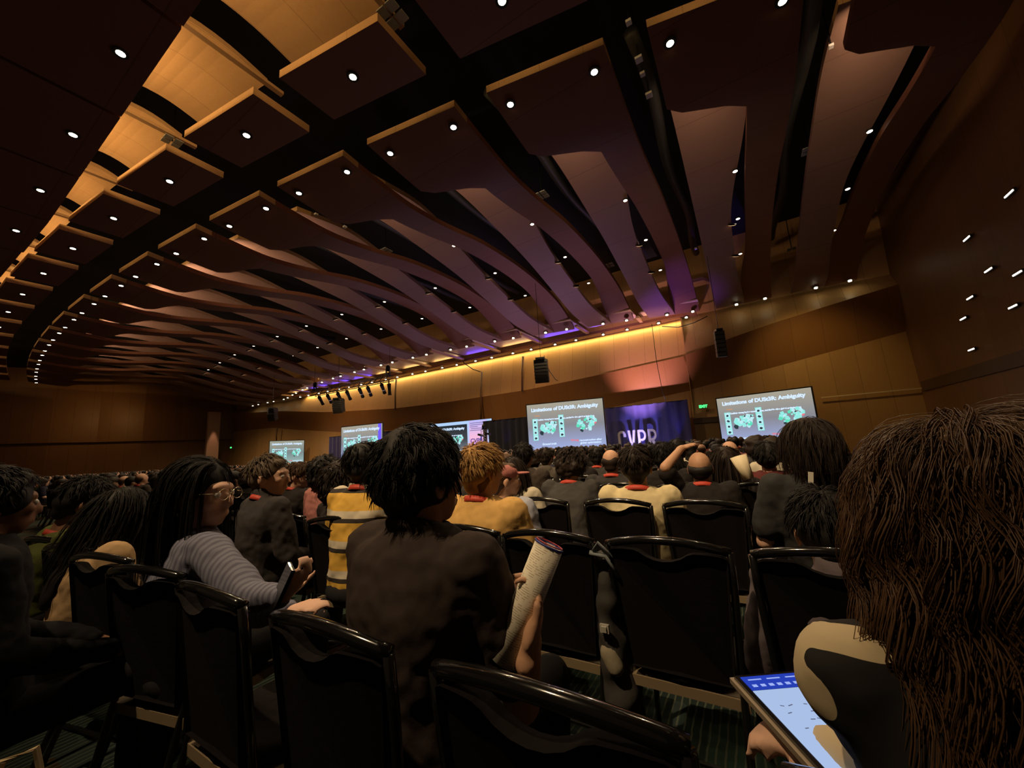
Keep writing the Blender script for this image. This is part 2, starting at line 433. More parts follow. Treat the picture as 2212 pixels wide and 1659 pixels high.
for n_, i in enumerate(bays):
    R0 = -1.95-4.55*i; W = 3.45
    def vm(s, u): return vH(u)+s*(vA(fan(u, 18))-vH(u))/18
    def al(s):      # left edge of head + right finger
        full, fing = R0-W, R0-W*.36
        t = smoothstep(2.6, 3.3, s)**.6
        t2 = smoothstep(13.5, 17.5, s)
        return fan(full+(fing-full)*t-(W*.14)*t2, s)
    o = tag(link('ceiling_panel', strip(al, lambda s: fan(R0, s), lambda s: interp(s, ZA), 0, 18, vm, 60, .24, 'ceiling_panel', M_slab), rot=HROT),
            'long brown ceiling panel, wide two-lamp head and narrow finger, %s from the right' % ORD[n_], 'ceiling panel', 'long ceiling panels')
    def br(s): return fan(R0-W*(.30+.26*smoothstep(4, 11, s)-.08*smoothstep(13.5, 17.5, s)), s)
    tag(link('ceiling_fin', strip(lambda s: fan(R0-W, s), br, lambda s: interp(s, ZB), 2.1, 18, vm, 50, .22, 'ceiling_fin', M_slab2), rot=HROT),
        'wide curved brown fin behind the head of the %s long panel from right' % ORD[n_], 'ceiling panel', 'curved ceiling fins')
    for f_ in (.13, .87):
        u = R0-W*f_; lampA.append(('head', u, vm(.55, u), interp(.55, ZA)))
    for f_ in (.12, .62):
        u = fan(R0-W*f_, 17.7); lampA.append(('end', u, vA(u)-.25, 9.76))
    if i < 12:
        for s in (7.5, 11.0, 14.2):
            u = fan(R0-W*.46, s); lampA.append(('gap', u, vm(s, u), 12.25-.14*max(0, s-9)))
        if i >= -1:
            for s in (11.0, 13.2):
                u = fan(R0-W*.55, s); lampA.append(('oval', u, vm(s, u)-.3, 11.55-.3*(s-11)))
    # square panels behind the dark band
    sq = MB(); V = [(R0-W, vH(R0-W)-2.95, 12), (R0, vH(R0)-2.95, 12), (R0, vH(R0)-1.25, 12), (R0-W, vH(R0-W)-1.25, 12)]
    V += [(a, b, 12.26) for a, b, c in V]
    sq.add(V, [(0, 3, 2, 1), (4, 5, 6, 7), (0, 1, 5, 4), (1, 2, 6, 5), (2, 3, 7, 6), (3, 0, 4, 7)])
    tag(link('ceiling_panel', (setattr(sq, 'mi', [0, 0, 1, 1, 1, 1]), sq)[1].mesh('square_panel', [M_slab, M_slab_lit]), rot=HROT),  # edge faces take the lighter veneer, coloured as if lit
        'square brown ceiling panel with single downlight and lit-coloured edge, %s from the right' % ORD[n_], 'ceiling panel', 'square ceiling panels')
    lampA.append(('square', R0-W*.5, vH(R0-W*.5)-2.1, 12))
    # rear row
    sq = MB(); V = [(R0-W-.55, -3.2, 12), (R0+.42, -3.2, 12), (R0+.42, vE(R0), 12), (R0-W-.55, vE(R0-W), 12)]
    V += [(a, b, 12.26) for a, b, c in V]
    sq.add(V, [(0, 3, 2, 1), (4, 5, 6, 7), (0, 1, 5, 4), (1, 2, 6, 5), (2, 3, 7, 6), (3, 0, 4, 7)])
    tag(link('ceiling_panel', sq.mesh('rear_panel', M_slab), rot=HROT),
        'dark brown rear ceiling panel behind the golden gap, %s from the right' % ORD[n_], 'ceiling panel', 'rear ceiling panels')
    lampA.append(('rear', R0-W*.33-.35, vE(R0-W*.5)-.62, 12))
    area('head_edge_fill', H(R0-W*.5, vH(R0-W*.5)-1.55, 12.34), hv(0, 1, -.02), 3.0, .06, 5, GOLD, 120)  # added unseen strip above the squares, brightens the heads' rear edges
    area('cove_strip', H(R0-W*.5-.3, vE(R0-W*.5)-.7, 12.36), hv(0, 0.95, 0.22), 3.0, 0.1, 26 if i < 1 else 62 if i < 2 else 72 if i < 4 else 45, GOLD)
    if i < 12: area('fin_cove', H(fan(R0-W*.68, 2), vm(1.75, R0-W*.68), 12.02), hv(0, 1, .42), 1.7, .06, 34 if i < 4 else 60, (1, .66, .42), 90)
    # raised golden panel, curved upwards, seen through the gap, and its joint beam
    V = []; Fc = []
    for k in range(9):
        t = k/8
        for (u, dz) in ((R0-W*1.02, 0), (R0-.15, 0), (R0-.15, .15), (R0-W*1.02, .15)):
            V.append((u, vE(u)-.5+(vH(u)-2.5-vE(u)+.5)*t, 12.85+.22*math.sin(t*math.pi)+dz))
    for k in range(8):
        for q in range(4): Fc.append((k*4+q, k*4+(q+1) % 4, k*4+4+(q+1) % 4, k*4+4+q))
    Fc += [(0, 3, 2, 1), (32, 33, 34, 35)]
    tag(link('raised_ceiling_panel', HM(V, Fc, 'raised', M_slab_lit), rot=HROT),
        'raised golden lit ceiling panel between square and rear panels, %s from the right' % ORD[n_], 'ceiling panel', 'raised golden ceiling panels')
    tag(link('joint_beam', MB().box((R0+.02, (vE(R0)+vH(R0)-2.4)/2-.2, 12.66), (.16, vH(R0)-2.4-vE(R0)+.9, .1)).mesh('beam', M_slab_lit), rot=HROT),
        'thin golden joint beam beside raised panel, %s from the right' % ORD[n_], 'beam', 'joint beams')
    # recessed panels of the front lens and beams over it
    if 0 <= i <= 11:
        u0, u1 = fan(R0-W-.8, 18), fan(R0+.1, 18)
        va = vA((u0+u1)/2)-.3
        if va < 27.2:
            tag(link('front_cove_panel', MB().box(((u0+u1)/2, (va+28.0)/2, 10.28), (u1-u0-.1, 28.0-va, .08)).mesh('cove', mat('cove_panel', (.62, .45, .26), .5, noise_amt=.15, scale=2)), rot=HROT),
                'small recessed cove-lit ceiling panel above the front wall, %s from the right' % ORD[n_], 'ceiling panel', 'front cove panels')
            blue = i in (1, 2, 4, 8, 9, 10)
            area('cove_light', H((u0+u1)/2, 27.9, 10.05), hv(0, -.7, .45), 3.0, .1, 26 if blue else 16, (.10, .05, 1.0) if blue else (1, .62, .25))
            tag(link('joint_beam', MB().box((u0+.02, (va+27.9)/2-.2, 9.86), (.22, 28.3-va, .16)).mesh('beam', M_slab_lit), rot=HROT),
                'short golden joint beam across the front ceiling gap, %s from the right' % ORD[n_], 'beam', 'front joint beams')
            for fr_ in (.28, .75):
                u = u0+(u1-u0)*fr_; lampA.append(('front', u, 28.35, 9.68))
# soffit band along the front wall
tag(link('ceiling_soffit', MB().box((-26.5, 28.38, 9.8), (49, .75, .2)).mesh('soffit', M_slab), rot=HROT), 'narrow brown soffit running along the top of the front wall', 'soffit')

# lamps
lens = MB().tube([(0, 0, 0), (0, 0, -.012)], .095, 16).mesh('lamp_lens', M_lens)
ring = MB().tube([(0, 0, .02), (0, 0, -.02)], .165, 18).mesh('lamp_ring', M_trim)
slens = MB().tube([(0, 0, 0), (0, 0, -.02)], .085, 12).mesh('lamp_lens', M_lens)
small = MB().tube([(0, 0, 0), (0, 0, -.05)], .09, 12).mesh('lamp_lens', M_lens2)
body = MB().tube([(0, 0, .03), (0, 0, .02), (0, 0, -.045)], [.07, .11, .105], 12).mesh('lamp_can', M_black)
ovl = MB().tube([(0, 0, 0), (0, 0, -.02)], .17, 16).mesh('lamp_lens', M_lens3)
obody = MB().tube([(0, 0, .04), (0, 0, .03), (0, 0, -.01)], [.1, .19, .195], 14).mesh('lamp_can', M_black)
info = {'head': ('round recessed downlight in the wide head of a long ceiling panel', 'downlights in the panel heads'),
        'end': ('small bright downlight where the long ceiling panels meet the front', 'downlights along the front panel ends'),
        'gap': ('small round lamp inside the narrow gap between ceiling finger and fin', 'lamps in the lens-shaped gaps'),
        'oval': ('larger amber oval lamp tilted in the narrow ceiling gap', 'amber lamps in the lens-shaped gaps'),
        'square': ('round recessed downlight in a square ceiling panel', 'downlights in the square panels'),
        'rear': ('round recessed downlight in a dark rear ceiling panel', 'downlights in the rear panels'),
        'front': ('tiny bright downlight in the soffit above the front wall', 'downlights in the front soffit')}
for (k, u, v, z) in lampA:
    lb, gr = info[k]
    if u < -70: continue
    t = thing('downlight', H(u, v, z-.012), (0, 0, 0), lb, 'lamp', gr)
    if k in ('head', 'square', 'rear'):
        link('lens', lens, t, (0, 0, -.012)); link('trim_ring', ring, t)
    elif k in ('end', 'front'):
        t.location.z -= .02
        link('lens', slens, t, (0, 0, -.05)); link('lamp_can', ring, t)
    elif k == 'gap':
        link('lens', small, t); link('lamp_can', body, t)
    else:
        t.rotation_euler = (math.radians(38), 0, -A+.4)
        link('lens', ovl, t); link('lamp_can', obody, t)

# things up in the dark gaps: ducts, diffusers, small white boxes
for n_, i in enumerate(bays):
    R0 = -1.95-4.55*i
    if i > 8: break
    d = MB(); pts = []
    for k in range(14):
        s = 1+k*1.25; u = fan(R0+.55, s)
        pts.append((u+.12*math.sin(k*.9), vH(u)+s, 13.2))
    d.tube(pts, .2, 10)
    tag(link('duct', d.mesh('duct', M_duct, True), rot=HROT), 'round dark duct running above the ceiling gap, %s from the right' % ORD[n_], 'duct', 'ducts above the ceiling gaps')
def diffuser(px, py, z, s, lb, four=True):
    P = atz(px, py, z)
    if four:
        t = thing('air_diffuser', P, HROT, lb, 'air diffuser', 'four-square diffusers in the ceiling gaps')
        for a in (-1, 1):
            for b in (-1, 1): link('grille', MB().box((a*s*.62, b*s*.62, 0), (s, s, .04)).mesh('grille', M_grille), t)
        link('hanger', MB().box((0, 0, (14.5-z)/2), (.04, .04, 14.5-z)).mesh('hanger', M_black), t)
    else:
        t = thing('junction_box', P, HROT, lb, 'box', 'small boxes in the ceiling gaps')
        link('cover', MB().box((0, 0, 0), (s, s, .08)).mesh('cover', M_white), t)
        link('hanger', MB().box((0, 0, (14.5-z)/2), (.04, .04, 14.5-z)).mesh('hanger', M_black), t)
diffuser(848, 32, 12.6, .26, 'pale four-square diffuser beside the topmost golden panel')
diffuser(1170, 422, 12.6, .24, 'pale four-square diffuser in the dark gap left of the third long panel')
diffuser(1316, 573, 12.4, .24, 'small four-square diffuser low in the dark gap near the purple panels')
diffuser(833, 542, 12.5, .24, 'faint four-square diffuser in the gap above the stage side')
diffuser(1748, 325, 12.6, .22, 'dim four-square diffuser in the dark gap at upper right')
diffuser(1710, 538, 12.4, .2, 'dim four-square diffuser lower in the right dark gap')
diffuser(372, 305, 12.6, .22, 'dim four-square diffuser beside the second golden panel')
for p, s, lb in [((1402, 205), .2, 'bright white box hanging in the gap at top centre'), ((1380, 128), .2, 'grey-white box above the bright one in the top gap'),
                 ((1388, 160), .14, 'small pale box between two others in the top gap'), ((1358, 48), .14, 'pale box at the top edge of the gap'),
                 ((745, 490), .14, 'white box in the gap left of the fourth long panel'), ((683, 463), .13, 'white box just left of the pale duct end'),
                 ((1795, 100), .12, 'small white box in the wide dark gap at upper right'), ((1503, 537), .14, 'faint box in the gap above the line array'),
                 ((712, 470), .1, 'tiny white box beside the larger one in the fourth gap')]:
    diffuser(p[0], p[1], 12.5, s, lb, False)

# wall lights on the right wall
for (px, py) in [(2182, 418), (2090, 515), (2137, 583), (2097, 643), (2082, 688), (2100, 755), (2200, 590), (2190, 662)]:
    P = atu(px, py, UR-.07)
    t = thing('wall_light', P, HROT, 'small bright slot light on the dark right wall', 'lamp', 'slot lights scattered on the right wall')
    link('lens', MB().box((-.03, 0, 0), (.02, .46, .045)).mesh('lens', emis('slot_lens', (1, .88, .72), 7)), t)
    link('housing', MB().box((0, 0, 0), (.05, .54, .12)).mesh('housing', M_black), t)
# pipes and cables down the front wall
def wire(pts, r, name, lb, m=M_black, cat='cable'):
    return tag(link(name, MB().tube(pts, r, 6).mesh(name, m, True)), lb, cat)
brown = mat('brown_pipe', (.13, .06, .02), .5)
for (x, y0, y1, lb) in [(1130, 770, 845, 'brown vertical pipe on the front wall left of the hanging centre speaker'), (1041, 803, 908, 'brown vertical conduit down to the black drape'),
                        (856, 818, 886, 'brown vertical pipe at the end of the lighting truss'), (599, 925, 955, 'short brown pipe above the leftmost screen')]:
    wire([atv(x, y0, 28.3), atv(x-2, (y0+y1)/2, 28.25), atv(x-2, y1, 28.2)], .09, 'conduit', lb, brown, 'pipe')
wire([atv(992, 768, 28.0), atv(1003, 785, 27.9), atv(1022, 798, 28.1), atv(1038, 803, 28.3)], .04, 'cable', 'thin cable looping down from the soffit to the conduit')
wire([atv(1408, 700, 26.5), atv(1418, 780, 26.6), atv(1432, 850, 26.8), atv(1442, 875, 26.9)], .02, 'cable', 'thin cable hanging down to the top of the lettered drape')
wire([atv(1175, 768, 21.3), atv(1186, 800, 21.4), atv(1200, 820, 22.0), atv(1205, 822, 22.0)], .02, 'cable', 'cable hanging behind the centre speaker array')
wire([atv(1430, 705, 27.9), atv(1465, 707, 28.0), atv(1500, 697, 28.2), atv(1528, 683, 28.3)], .03, 'cable', 'cable swagged across the yellow top of the wall')
# exit signs
for (px, py, lb) in [(1519, 878, 'green lit exit sign on the wall left of the right screen'), (499, 967, 'green lit exit sign at the far left corner of the hall')]:
    P = atv(px, py, 28.0)
    t = thing('exit_sign', P, HROT, lb, 'sign')
    link('housing', MB().box((0, .03, 0), (.44, .06, .26)).mesh('housing', mat('sign_housing', (.05, .06, .05), .5)), t)
    cu = bpy.data.curves.new('exit', 'FONT'); cu.body = 'EXIT'; cu.size = .24; cu.align_x = 'CENTER'; cu.align_y = 'CENTER'; cu.offset = .012; cu.extrude = .004
    tmp = bpy.data.objects.new('t', cu); COL.objects.link(tmp); dg = bpy.context.evaluated_depsgraph_get()
    me = bpy.data.meshes.new_from_object(tmp.evaluated_get(dg)); bpy.data.objects.remove(tmp)
    me.materials.clear(); me.materials.append(emis('exit_green', (.05, 1.0, .16), 3.0))
    link('lettering', me, t, (0, -.012, 0), (math.pi/2, 0, 0))
# light column at the left
t = thing('wall_pilaster', H(-67.0, 25.6, 0), HROT, 'pale vertical pilaster lit from above in the far left corner', 'pilaster')
link('shaft', MB().box((0, 0, 4.6), (.5, 1.5, 9.2)).mesh('shaft', mat('pilaster', (.55, .33, .2), .5)), t)
spot('pilaster_spot', H(-65.8, 25.6, 9.3), hv(-.12, 0, -1), 900, (1, .6, .4), 22, .6)

# ------------------------------------------------------------------ stage: drape, letters, screens
def txt(body, size, extrude=0.0, align='LEFT', offset=0.0, bold=0.0):
    cu = bpy.data.curves.new('t', 'FONT'); cu.body = body; cu.size = size; cu.align_x = align; cu.align_y = 'CENTER'
    cu.extrude = extrude; cu.offset = offset; cu.resolution_u = 3
    tmp = bpy.data.objects.new('t', cu); COL.objects.link(tmp); dg = bpy.context.evaluated_depsgraph_get()
    me = bpy.data.meshes.new_from_object(tmp.evaluated_get(dg)); bpy.data.objects.remove(tmp); me.materials.clear()
    return me
velour = mat('navy_velour', (.03, .028, .15), .8, noise_amt=.3, scale=3, sheen=.3)
velour_k = mat('black_velour', (.0015, .0015, .010), .9, sheen=.1)
def drape(P0, P1, ztop, m, lb, fold=.16, amp=.07):
    P0, P1 = Vector(P0), Vector(P1); L = (P1-P0).length; n = int(L/fold*6); d = (P1-P0)/L; nr = Vector((d.y, -d.x, 0))
    V = []; Fc = []
    for i in range(n+1):
        x = L*i/n; a = math.sin(2*math.pi*x/fold/2.2)*amp+.03*math.sin(x*3.7)
        for z in (0.0, ztop*.5, ztop): V.append(P0+d*x+nr*(a*(1 if z < ztop else .5))+Vector((0, 0, z)))
    for i in range(n):
        for k in range(2): Fc.append((i*3+k, i*3+k+1, i*3+4+k, i*3+3+k))
    t = thing('stage_drape', (0, 0, 0), (0, 0, 0), lb, 'curtain')
    link('cloth', MB().add(V, Fc).mesh('drape', m, True), t)
    link('top_pipe', MB().tube([P0+Vector((0, 0, ztop)), P1+Vector((0, 0, ztop))], .03, 6).mesh('pipe', M_black), t)
    return t
drape(H(-8.7, 27.3), H(-3.15, 27.3), 3.82, velour, 'dark blue velour drape behind the white letters on stage', .3)
drape(H(-19.6, 27.3), H(-8.9, 27.5), 3.8, velour_k, 'black and blue drape between the stage wall screen and the centre screen', .3)
drape(H(-41.5, 27.3), H(-30.0, 27.6), 3.86, velour, 'deep blue drape between the two leftmost screens', .3)
for (u, p) in [(-3.9, 60), (-17.2, 50), (-14.6, 40), (-38.5, 110), (-36.5, 110)]:
    spot('drape_uplight', H(u, 26.9, 1.0), hv(0, .14, 1), p, (.03, .03, 1.0), 46, 1.0, .05)
# stage deck
tag(link('stage_deck', MB().box((-15, 25.75, .4), (24, 1.7, .8)).mesh('deck', mat('deck_black', (.01, .01, .012), .5)), rot=HROT), 'black stage deck in front of the drapes', 'stage')
# letters
white_l = mat('letter_white', (.36, .33, .40), .6)
lt = thing('stage_letters', H(-6.25, 25.9, .8), HROT, 'large free-standing white CVPR letters on stage before the blue drape', 'sign')
x = -1.28
def poly_letter(ch):
    w_, h_, s_ = .52, 1.28, .155
    b = MB(); d = (0, .18, 0)
    def bar(x0, z0, x1, z1): b.prism([(x0, 0, z0), (x1, 0, z0), (x1, 0, z1), (x0, 0, z1)], d)
    def arc(cx, cz, r0, r1, a0, a1, sx=1, sz=1, n=14):
        for k in range(n):
            t0 = math.radians(a0+(a1-a0)*k/n); t1 = math.radians(a0+(a1-a0)*(k+1)/n)
            b.prism([(cx+r0*math.cos(t0)*sx, 0, cz+r0*math.sin(t0)*sz), (cx+r1*math.cos(t0)*sx, 0, cz+r1*math.sin(t0)*sz),
                     (cx+r1*math.cos(t1)*sx, 0, cz+r1*math.sin(t1)*sz), (cx+r0*math.cos(t1)*sx, 0, cz+r0*math.sin(t1)*sz)], d)
    if ch == 'C':
        arc(.26, h_-.26, .26-s_, .26, 0, 180); bar(0, .26, s_, h_-.26); arc(.26, .26, .26-s_, .26, 180, 360); bar(w_-s_, h_-.42, w_, h_-.26); bar(w_-s_, .26, w_, .42)
    if ch == 'V':
        b.prism([(0, 0, h_), (s_, 0, h_), (w_/2+.03, 0, .2), (w_/2+.07, 0, 0), (w_/2-.07, 0, 0)], d)
        b.prism([(w_-s_, 0, h_), (w_, 0, h_), (w_/2+.07, 0, 0), (w_/2-.03, 0, .2)], d)
    if ch in 'PR':
        bar(0, 0, s_, h_); bar(s_, h_-s_, .27, h_); bar(s_, h_-.74, .27, h_-.74+s_); arc(.25, h_-.37, .37-s_, .37, -90, 90, .73, 1)
        if ch == 'R': b.prism([(.18, 0, h_-.70), (.34, 0, h_-.70), (w_+.02, 0, 0), (w_-.16, 0, 0)], d)
    return b
for ch in 'CVPR':
    link('letter_'+ch.lower(), poly_letter(ch).mesh('letter', white_l), lt, (x, 0, 0)); x += .65
spot('letter_floor_light', H(-6.4, 23.9, .95), hv(.03, 1, .42), 800, (.46, .38, 1.0), 46, .6, .015)
spot('letter_floor_light_side', H(-4.6, 23.9, .95), hv(-.35, 1, .42), 130, (.62, .55, 1.0), 70, .5, .015)

def screen_mat(name, c_top, c_mid, c_bot, s):
    m = bpy.data.materials.new(name); m.use_nodes = True; nt = m.node_tree; N = nt.nodes.new; Lk = nt.links.new
    nt.nodes.remove(nt.nodes['Principled BSDF']); e = N('ShaderNodeEmission'); e.inputs[1].default_value = s
    tc = N('ShaderNodeTexCoord'); sp = N('ShaderNodeSeparateXYZ'); Lk(tc.outputs['Generated'], sp.inputs[0])
    cr = N('ShaderNodeValToRGB'); el = cr.color_ramp.elements; el.new(.5)
    for q, (p, c) in zip(el, [(0, c_bot), (.5, c_mid), (1, c_top)]): q.position = p; q.color = (*c, 1)
    Lk(sp.outputs[2], cr.inputs[0]); Lk(cr.outputs[0], e.inputs[0]); Lk(e.outputs[0], nt.nodes['Material Output'].inputs[0])
    return m
S_slide = screen_mat('slide_background', (.40, .37, .29), (.25, .25, .28), (.36, .43, .75), 1.0)
S_slide2 = screen_mat('slide_background_cool', (.36, .36, .28), (.20, .25, .25), (.34, .52, .50), 1.0)
S_txt = emis('slide_text', (.62, .78, 1.0), 1.15)
S_cyan = emis('slide_cyan', (.30, .85, .78), 1.0)
S_cyanw = emis('slide_pale_cyan', (.52, .85, .92), 1.0)
S_green = emis('slide_green', (.12, .75, .50), 1.0)
S_dark = emis('slide_dark', (.03, .05, .06), 1.0)
S_red = emis('slide_red', (.85, .20, .25), 1.0)
S_org = emis('slide_orange', (.75, .38, .20), .8)
rs = random.Random(5)
def blob_cluster(cx, cz, sx, sz, seed, red):
    b = MB(); r2 = random.Random(seed)
    for k in range(46):
        a = r2.uniform(0, 2*math.pi); q = math.sqrt(r2.random()); x = q*math.cos(a); z = q*math.sin(a)
        z = z*.62+.35*x*.8+(.1*abs(x))
        mi = 0 if r2.random() < .45 else 1 if r2.random() < .6 else (2 if r2.random() < .6 else 3)
        if red and abs(x) > .75 and r2.random() < .6: mi = 4
        s_ = r2.uniform(.05, .16)
        n = r2.choice([4, 5, 6]); a0 = r2.uniform(0, 3)
        b.add([(cx+x*sx+s_*math.cos(a0+2*math.pi*i/n)*r2.uniform(.7, 1.2), -.030-.0009*k, cz+z*sz+s_*math.sin(a0+2*math.pi*i/n)*r2.uniform(.7, 1.2)) for i in range(n)], [tuple(range(n))], mi)
    return b.mesh('cluster', [S_cyan, S_cyanw, S_green, S_dark, S_red])
def thumbs(cx, cz):
    b = MB(); b.add([(cx-.17, -.026, cz-.72), (cx+.17, -.026, cz-.72), (cx+.17, -.026, cz+.72), (cx-.17, -.026, cz+.72)], [(0, 1, 2, 3)], 1)
    for k in range(4):
        z = cz-.54+.36*k
        b.add([(cx-.13, -.028, z-.14), (cx+.13, -.028, z-.14), (cx+.13, -.028, z+.14), (cx-.13, -.028, z+.14)], [(0, 1, 2, 3)], 0)
        r2 = random.Random(k)
        b.add([(cx+.11*math.cos(a)*r2.uniform(.5, 1), -.030, z-.03+.10*math.sin(a)*r2.uniform(.5, 1)) for a in [i*math.pi/4 for i in range(8)]], [tuple(range(8))], 2)
    return b.mesh('strip', [S_cyanw, S_cyan, S_dark])
T_title = txt('Limitations of DUSt3R: Ambiguity', .32, .0, 'CENTER', .016)
T_case = txt('Cases', .15, 0, 'LEFT', .006)
T_line = txt('2.  Conflicts among local reconstructions, not fixable after global optimizations', .122, 0, 'LEFT', .012)
T_gt = txt('Ground truth', .17, 0, 'CENTER', .008)
T_w1 = txt('Wrong', .17, 0, 'LEFT', .008)
T_w2 = txt('reconstruction after\nglobal optimization', .17, 0, 'CENTER', .006)
for t_ in (T_title, T_line, T_gt, T_w2): t_.materials.append(S_txt)
T_case.materials.append(S_org); T_w1.materials.append(S_red)
ROT_T = (math.pi/2, 0, 0)
TH1 = thumbs(-1.98, -.16); TH2 = thumbs(-.22, -.02)
CL1 = blob_cluster(-1.05, -.12, .62, .62, 3, False); CL2 = blob_cluster(1.35, -.05, .68, .62, 8, True)
def slide(parent, w_=5.0, h_=3.06, k=1.0, dx=0, dz=0, cool=False, bg=True, y=0):
    """the projected slide: background, title, text, thumbnails, clusters. Local x right, z up."""
    me = MB().add([(-2.5, 0, -1.53), (2.5, 0, -1.53), (2.5, 0, 1.53), (-2.5, 0, 1.53)], [(0, 1, 2, 3)]).mesh('slide', (S_slide2 if cool else S_slide) if bg is True else bg)
    sl = link('slide_background', me, parent, (dx, -.02+y, dz)); sl.scale = (k, 1, k)
    for nm, me, loc, rot in [('slide_title', T_title, (0, -.028, 1.14), ROT_T), ('slide_heading', T_case, (-2.0, -.028, .76), ROT_T), ('slide_line', T_line, (-1.98, -.028, .47), ROT_T),
                             ('slide_caption', T_gt, (-1.1, -.028, -1.15), ROT_T), ('slide_caption', T_w1, (.30, -.03, -1.0), ROT_T), ('slide_caption', T_w2, (1.55, -.028, -1.12), ROT_T),
                             ('thumbnail_strip', TH1, (0, 0, 0), None), ('thumbnail_strip', TH2, (0, 0, 0), None), ('point_cloud', CL1, (0, 0, 0), None), ('point_cloud', CL2, (0, 0, 0), None)]:
        link(nm, me, sl, loc, rot)
    return sl
def screen(PL, PR, zt, zb, lb, cool=False, frame=.07, legs=True):
    PL, PR = Vector(PL), Vector(PR); c = (PL+PR)/2; d = PR-PL; wd = math.hypot(d.x, d.y); yaw = math.atan2(d.y, d.x)
    t = thing('projection_screen', (c.x, c.y, 0), (0, 0, yaw), lb, 'screen')
    h = zt-zb; zc = (zt+zb)/2
    g = link('display', MB().box((0, .05, zc), (wd+2*frame, .08, h+2*frame)).mesh('frame', mat('screen_frame', (.006, .005, .005), .5)), t)
    sl = slide(t, cool=cool); sl.location = (0, -.01, zc); sl.scale = (wd/5.0, 1, h/3.06)
    if legs:
        for s_ in (-1, 1): link('leg', MB().box((s_*(wd/2-.2), .12, (zb)/2), (.06, .06, zb)).mesh('leg', M_black), t)
    a = link('screen_glow', None) if False else None
    return t
s1 = screen(atv(1135, 877, 23.6)*Vector((1, 1, 0)) if False else Vector((.90, 25.8, 0)), Vector((5.62, 24.1, 0)), 4.14, 1.12, 'large screen left of the lettered drape showing the Ambiguity slide')
s2 = screen(Vector((13.0, 24.55, 0)), Vector((16.35, 21.0, 0)), 3.71, .80, 'rightmost large screen with black frame showing the Ambiguity slide, hung on the plain wall')
s3 = screen(Vector((-15.7, 35.0, 0)), Vector((-11.3, 33.0, 0)), 4.12, 1.1, 'screen with the slide and a violet right edge, second from the left')
s4 = screen(Vector((-28.9, 45.6, 0)), Vector((-26.05, 47.8, 0)), 3.83, .97, 'small-looking leftmost screen with greenish slide', cool=True)
viol = emis('violet_edge', (.16, .10, 1.0), 1.1)
link('violet_edge', MB().box((2.15, -.035, 2.62), (.34, .004, 3.0)).mesh('edge', viol), s3)
# stage LED wall: slide picture plus event panel
PLw, PRw = Vector((-8.6, 36.3, 0)), Vector((-1.93, 33.1, 0)); dW = PRw-PLw; wW = dW.length; cW = (PLw+PRw)/2
t = thing('led_wall', (cW.x, cW.y, 0), (0, 0, math.atan2(dW.y, dW.x)), 'wide stage video wall with the dark slide and a pink event panel at its right', 'screen')
link('display', MB().box((0, .06, 2.45), (wW+.05, .1, 3.15)).mesh('bezel', mat('screen_frame', (0, 0, 0))), t)
link('base', MB().box((0, .2, .44), (wW, .4, .88)).mesh('base', M_black), t)
link('backdrop', MB().add([(-wW/2, 0, .9), (wW/2, 0, .9), (wW/2, 0, 4.0), (-wW/2, 0, 4.0)], [(0, 1, 2, 3)]).mesh('backdrop', screen_mat('led_pale', (.45, .65, .95), (.5, .6, .9), (.6, .5, .9), 1.0)), t, (0, -.004, 0))
sl = slide(t, bg=screen_mat('led_slide', (.02, .025, .03), (.06, .065, .075), (.22, .26, .31), 1.0)); sl.location = (-1.05, -.01, 2.38); sl.scale = (.9, 1, .88)
link('event_panel', MB().add([(1.4, -.012, .95), (3.22, -.012, .95), (3.22, -.012, 3.98), (1.4, -.012, 3.98)], [(0, 1, 2, 3)]).mesh('event', screen_mat('led_pink', (.52, .50, .95), (.95, .50, .72), (.50, .16, .95), 1.0)), t)
me = txt('CVPR', .52, 0, 'LEFT', .012); me.materials.append(emis('panel_navy', (.10, .06, .35), .8)); link('panel_lettering', me, t, (1.5, -.03, 2.2), ROT_T)
bl = emis('panel_blue', (.08, .14, .70), .9)
g = MB()
for k in range(22):
    a = rs.uniform(0, 6.28); q = rs.uniform(.1, .42); s_ = rs.uniform(.04, .11)
    g.add([(2.72+q*math.cos(a)+s_*math.cos(i), -.02-.0005*k, 2.25+q*.8*math.sin(a)+s_*math.sin(i)) for i in range(6)], [tuple(range(6))])
link('globe_emblem', g.mesh('emblem', bl), t)
cap = MB()
for k, (a, b_) in enumerate([(1.5, 3.1), (1.5, 3.1), (1.5, 2.3), (1.6, 3.1), (1.5, 2.9)]):
    cap.box(((a+b_)/2, -.02, 3.75-.16*k), (b_-a, .004, .055))
link('caption_bars', cap.mesh('bars', emis('bars_grey', (.20, .18, .42), .8)), t)
# camera / light tower in front of it
P = aty(1045, 935, 29.5)
t = thing('light_tower', (P.x, P.y, 0), HROT, 'slim lattice tower with dark moving lights before the pink panel', 'tower')
b = MB()
for (a, c) in ((-.14, -.14), (.14, -.14), (.14, .14), (-.14, .14)): b.tube([(a, c, 0), (a, c, 2.9)], .022, 5)
for k in range(14):
    z = .2*k+.1; b.tube([(-.14, -.14, z), (.14, -.14, z+.2)], .012, 4); b.tube([(.14, .14, z), (-.14, .14, z+.2)], .012, 4)
link('lattice', b.mesh('lattice', mat('aluminium', (.6, .6, .62), .3, .8)), t)
b = MB(); b.ell((0, 0, 3.12), (.13, .13, .2)); b.box((0, 0, 2.95), (.25, .2, .08)); link('moving_head', b.mesh('head', M_black), t)
b = MB(); b.box((-.32, 0, 2.5), (.42, .18, .14), Matrix.Rotation(.3, 3, 'Y')); b.box((.36, 0, 2.55), (.42, .18, .14), Matrix.Rotation(.2, 3, 'Y')); link('side_lamps', b.mesh('lamps', M_black), t)
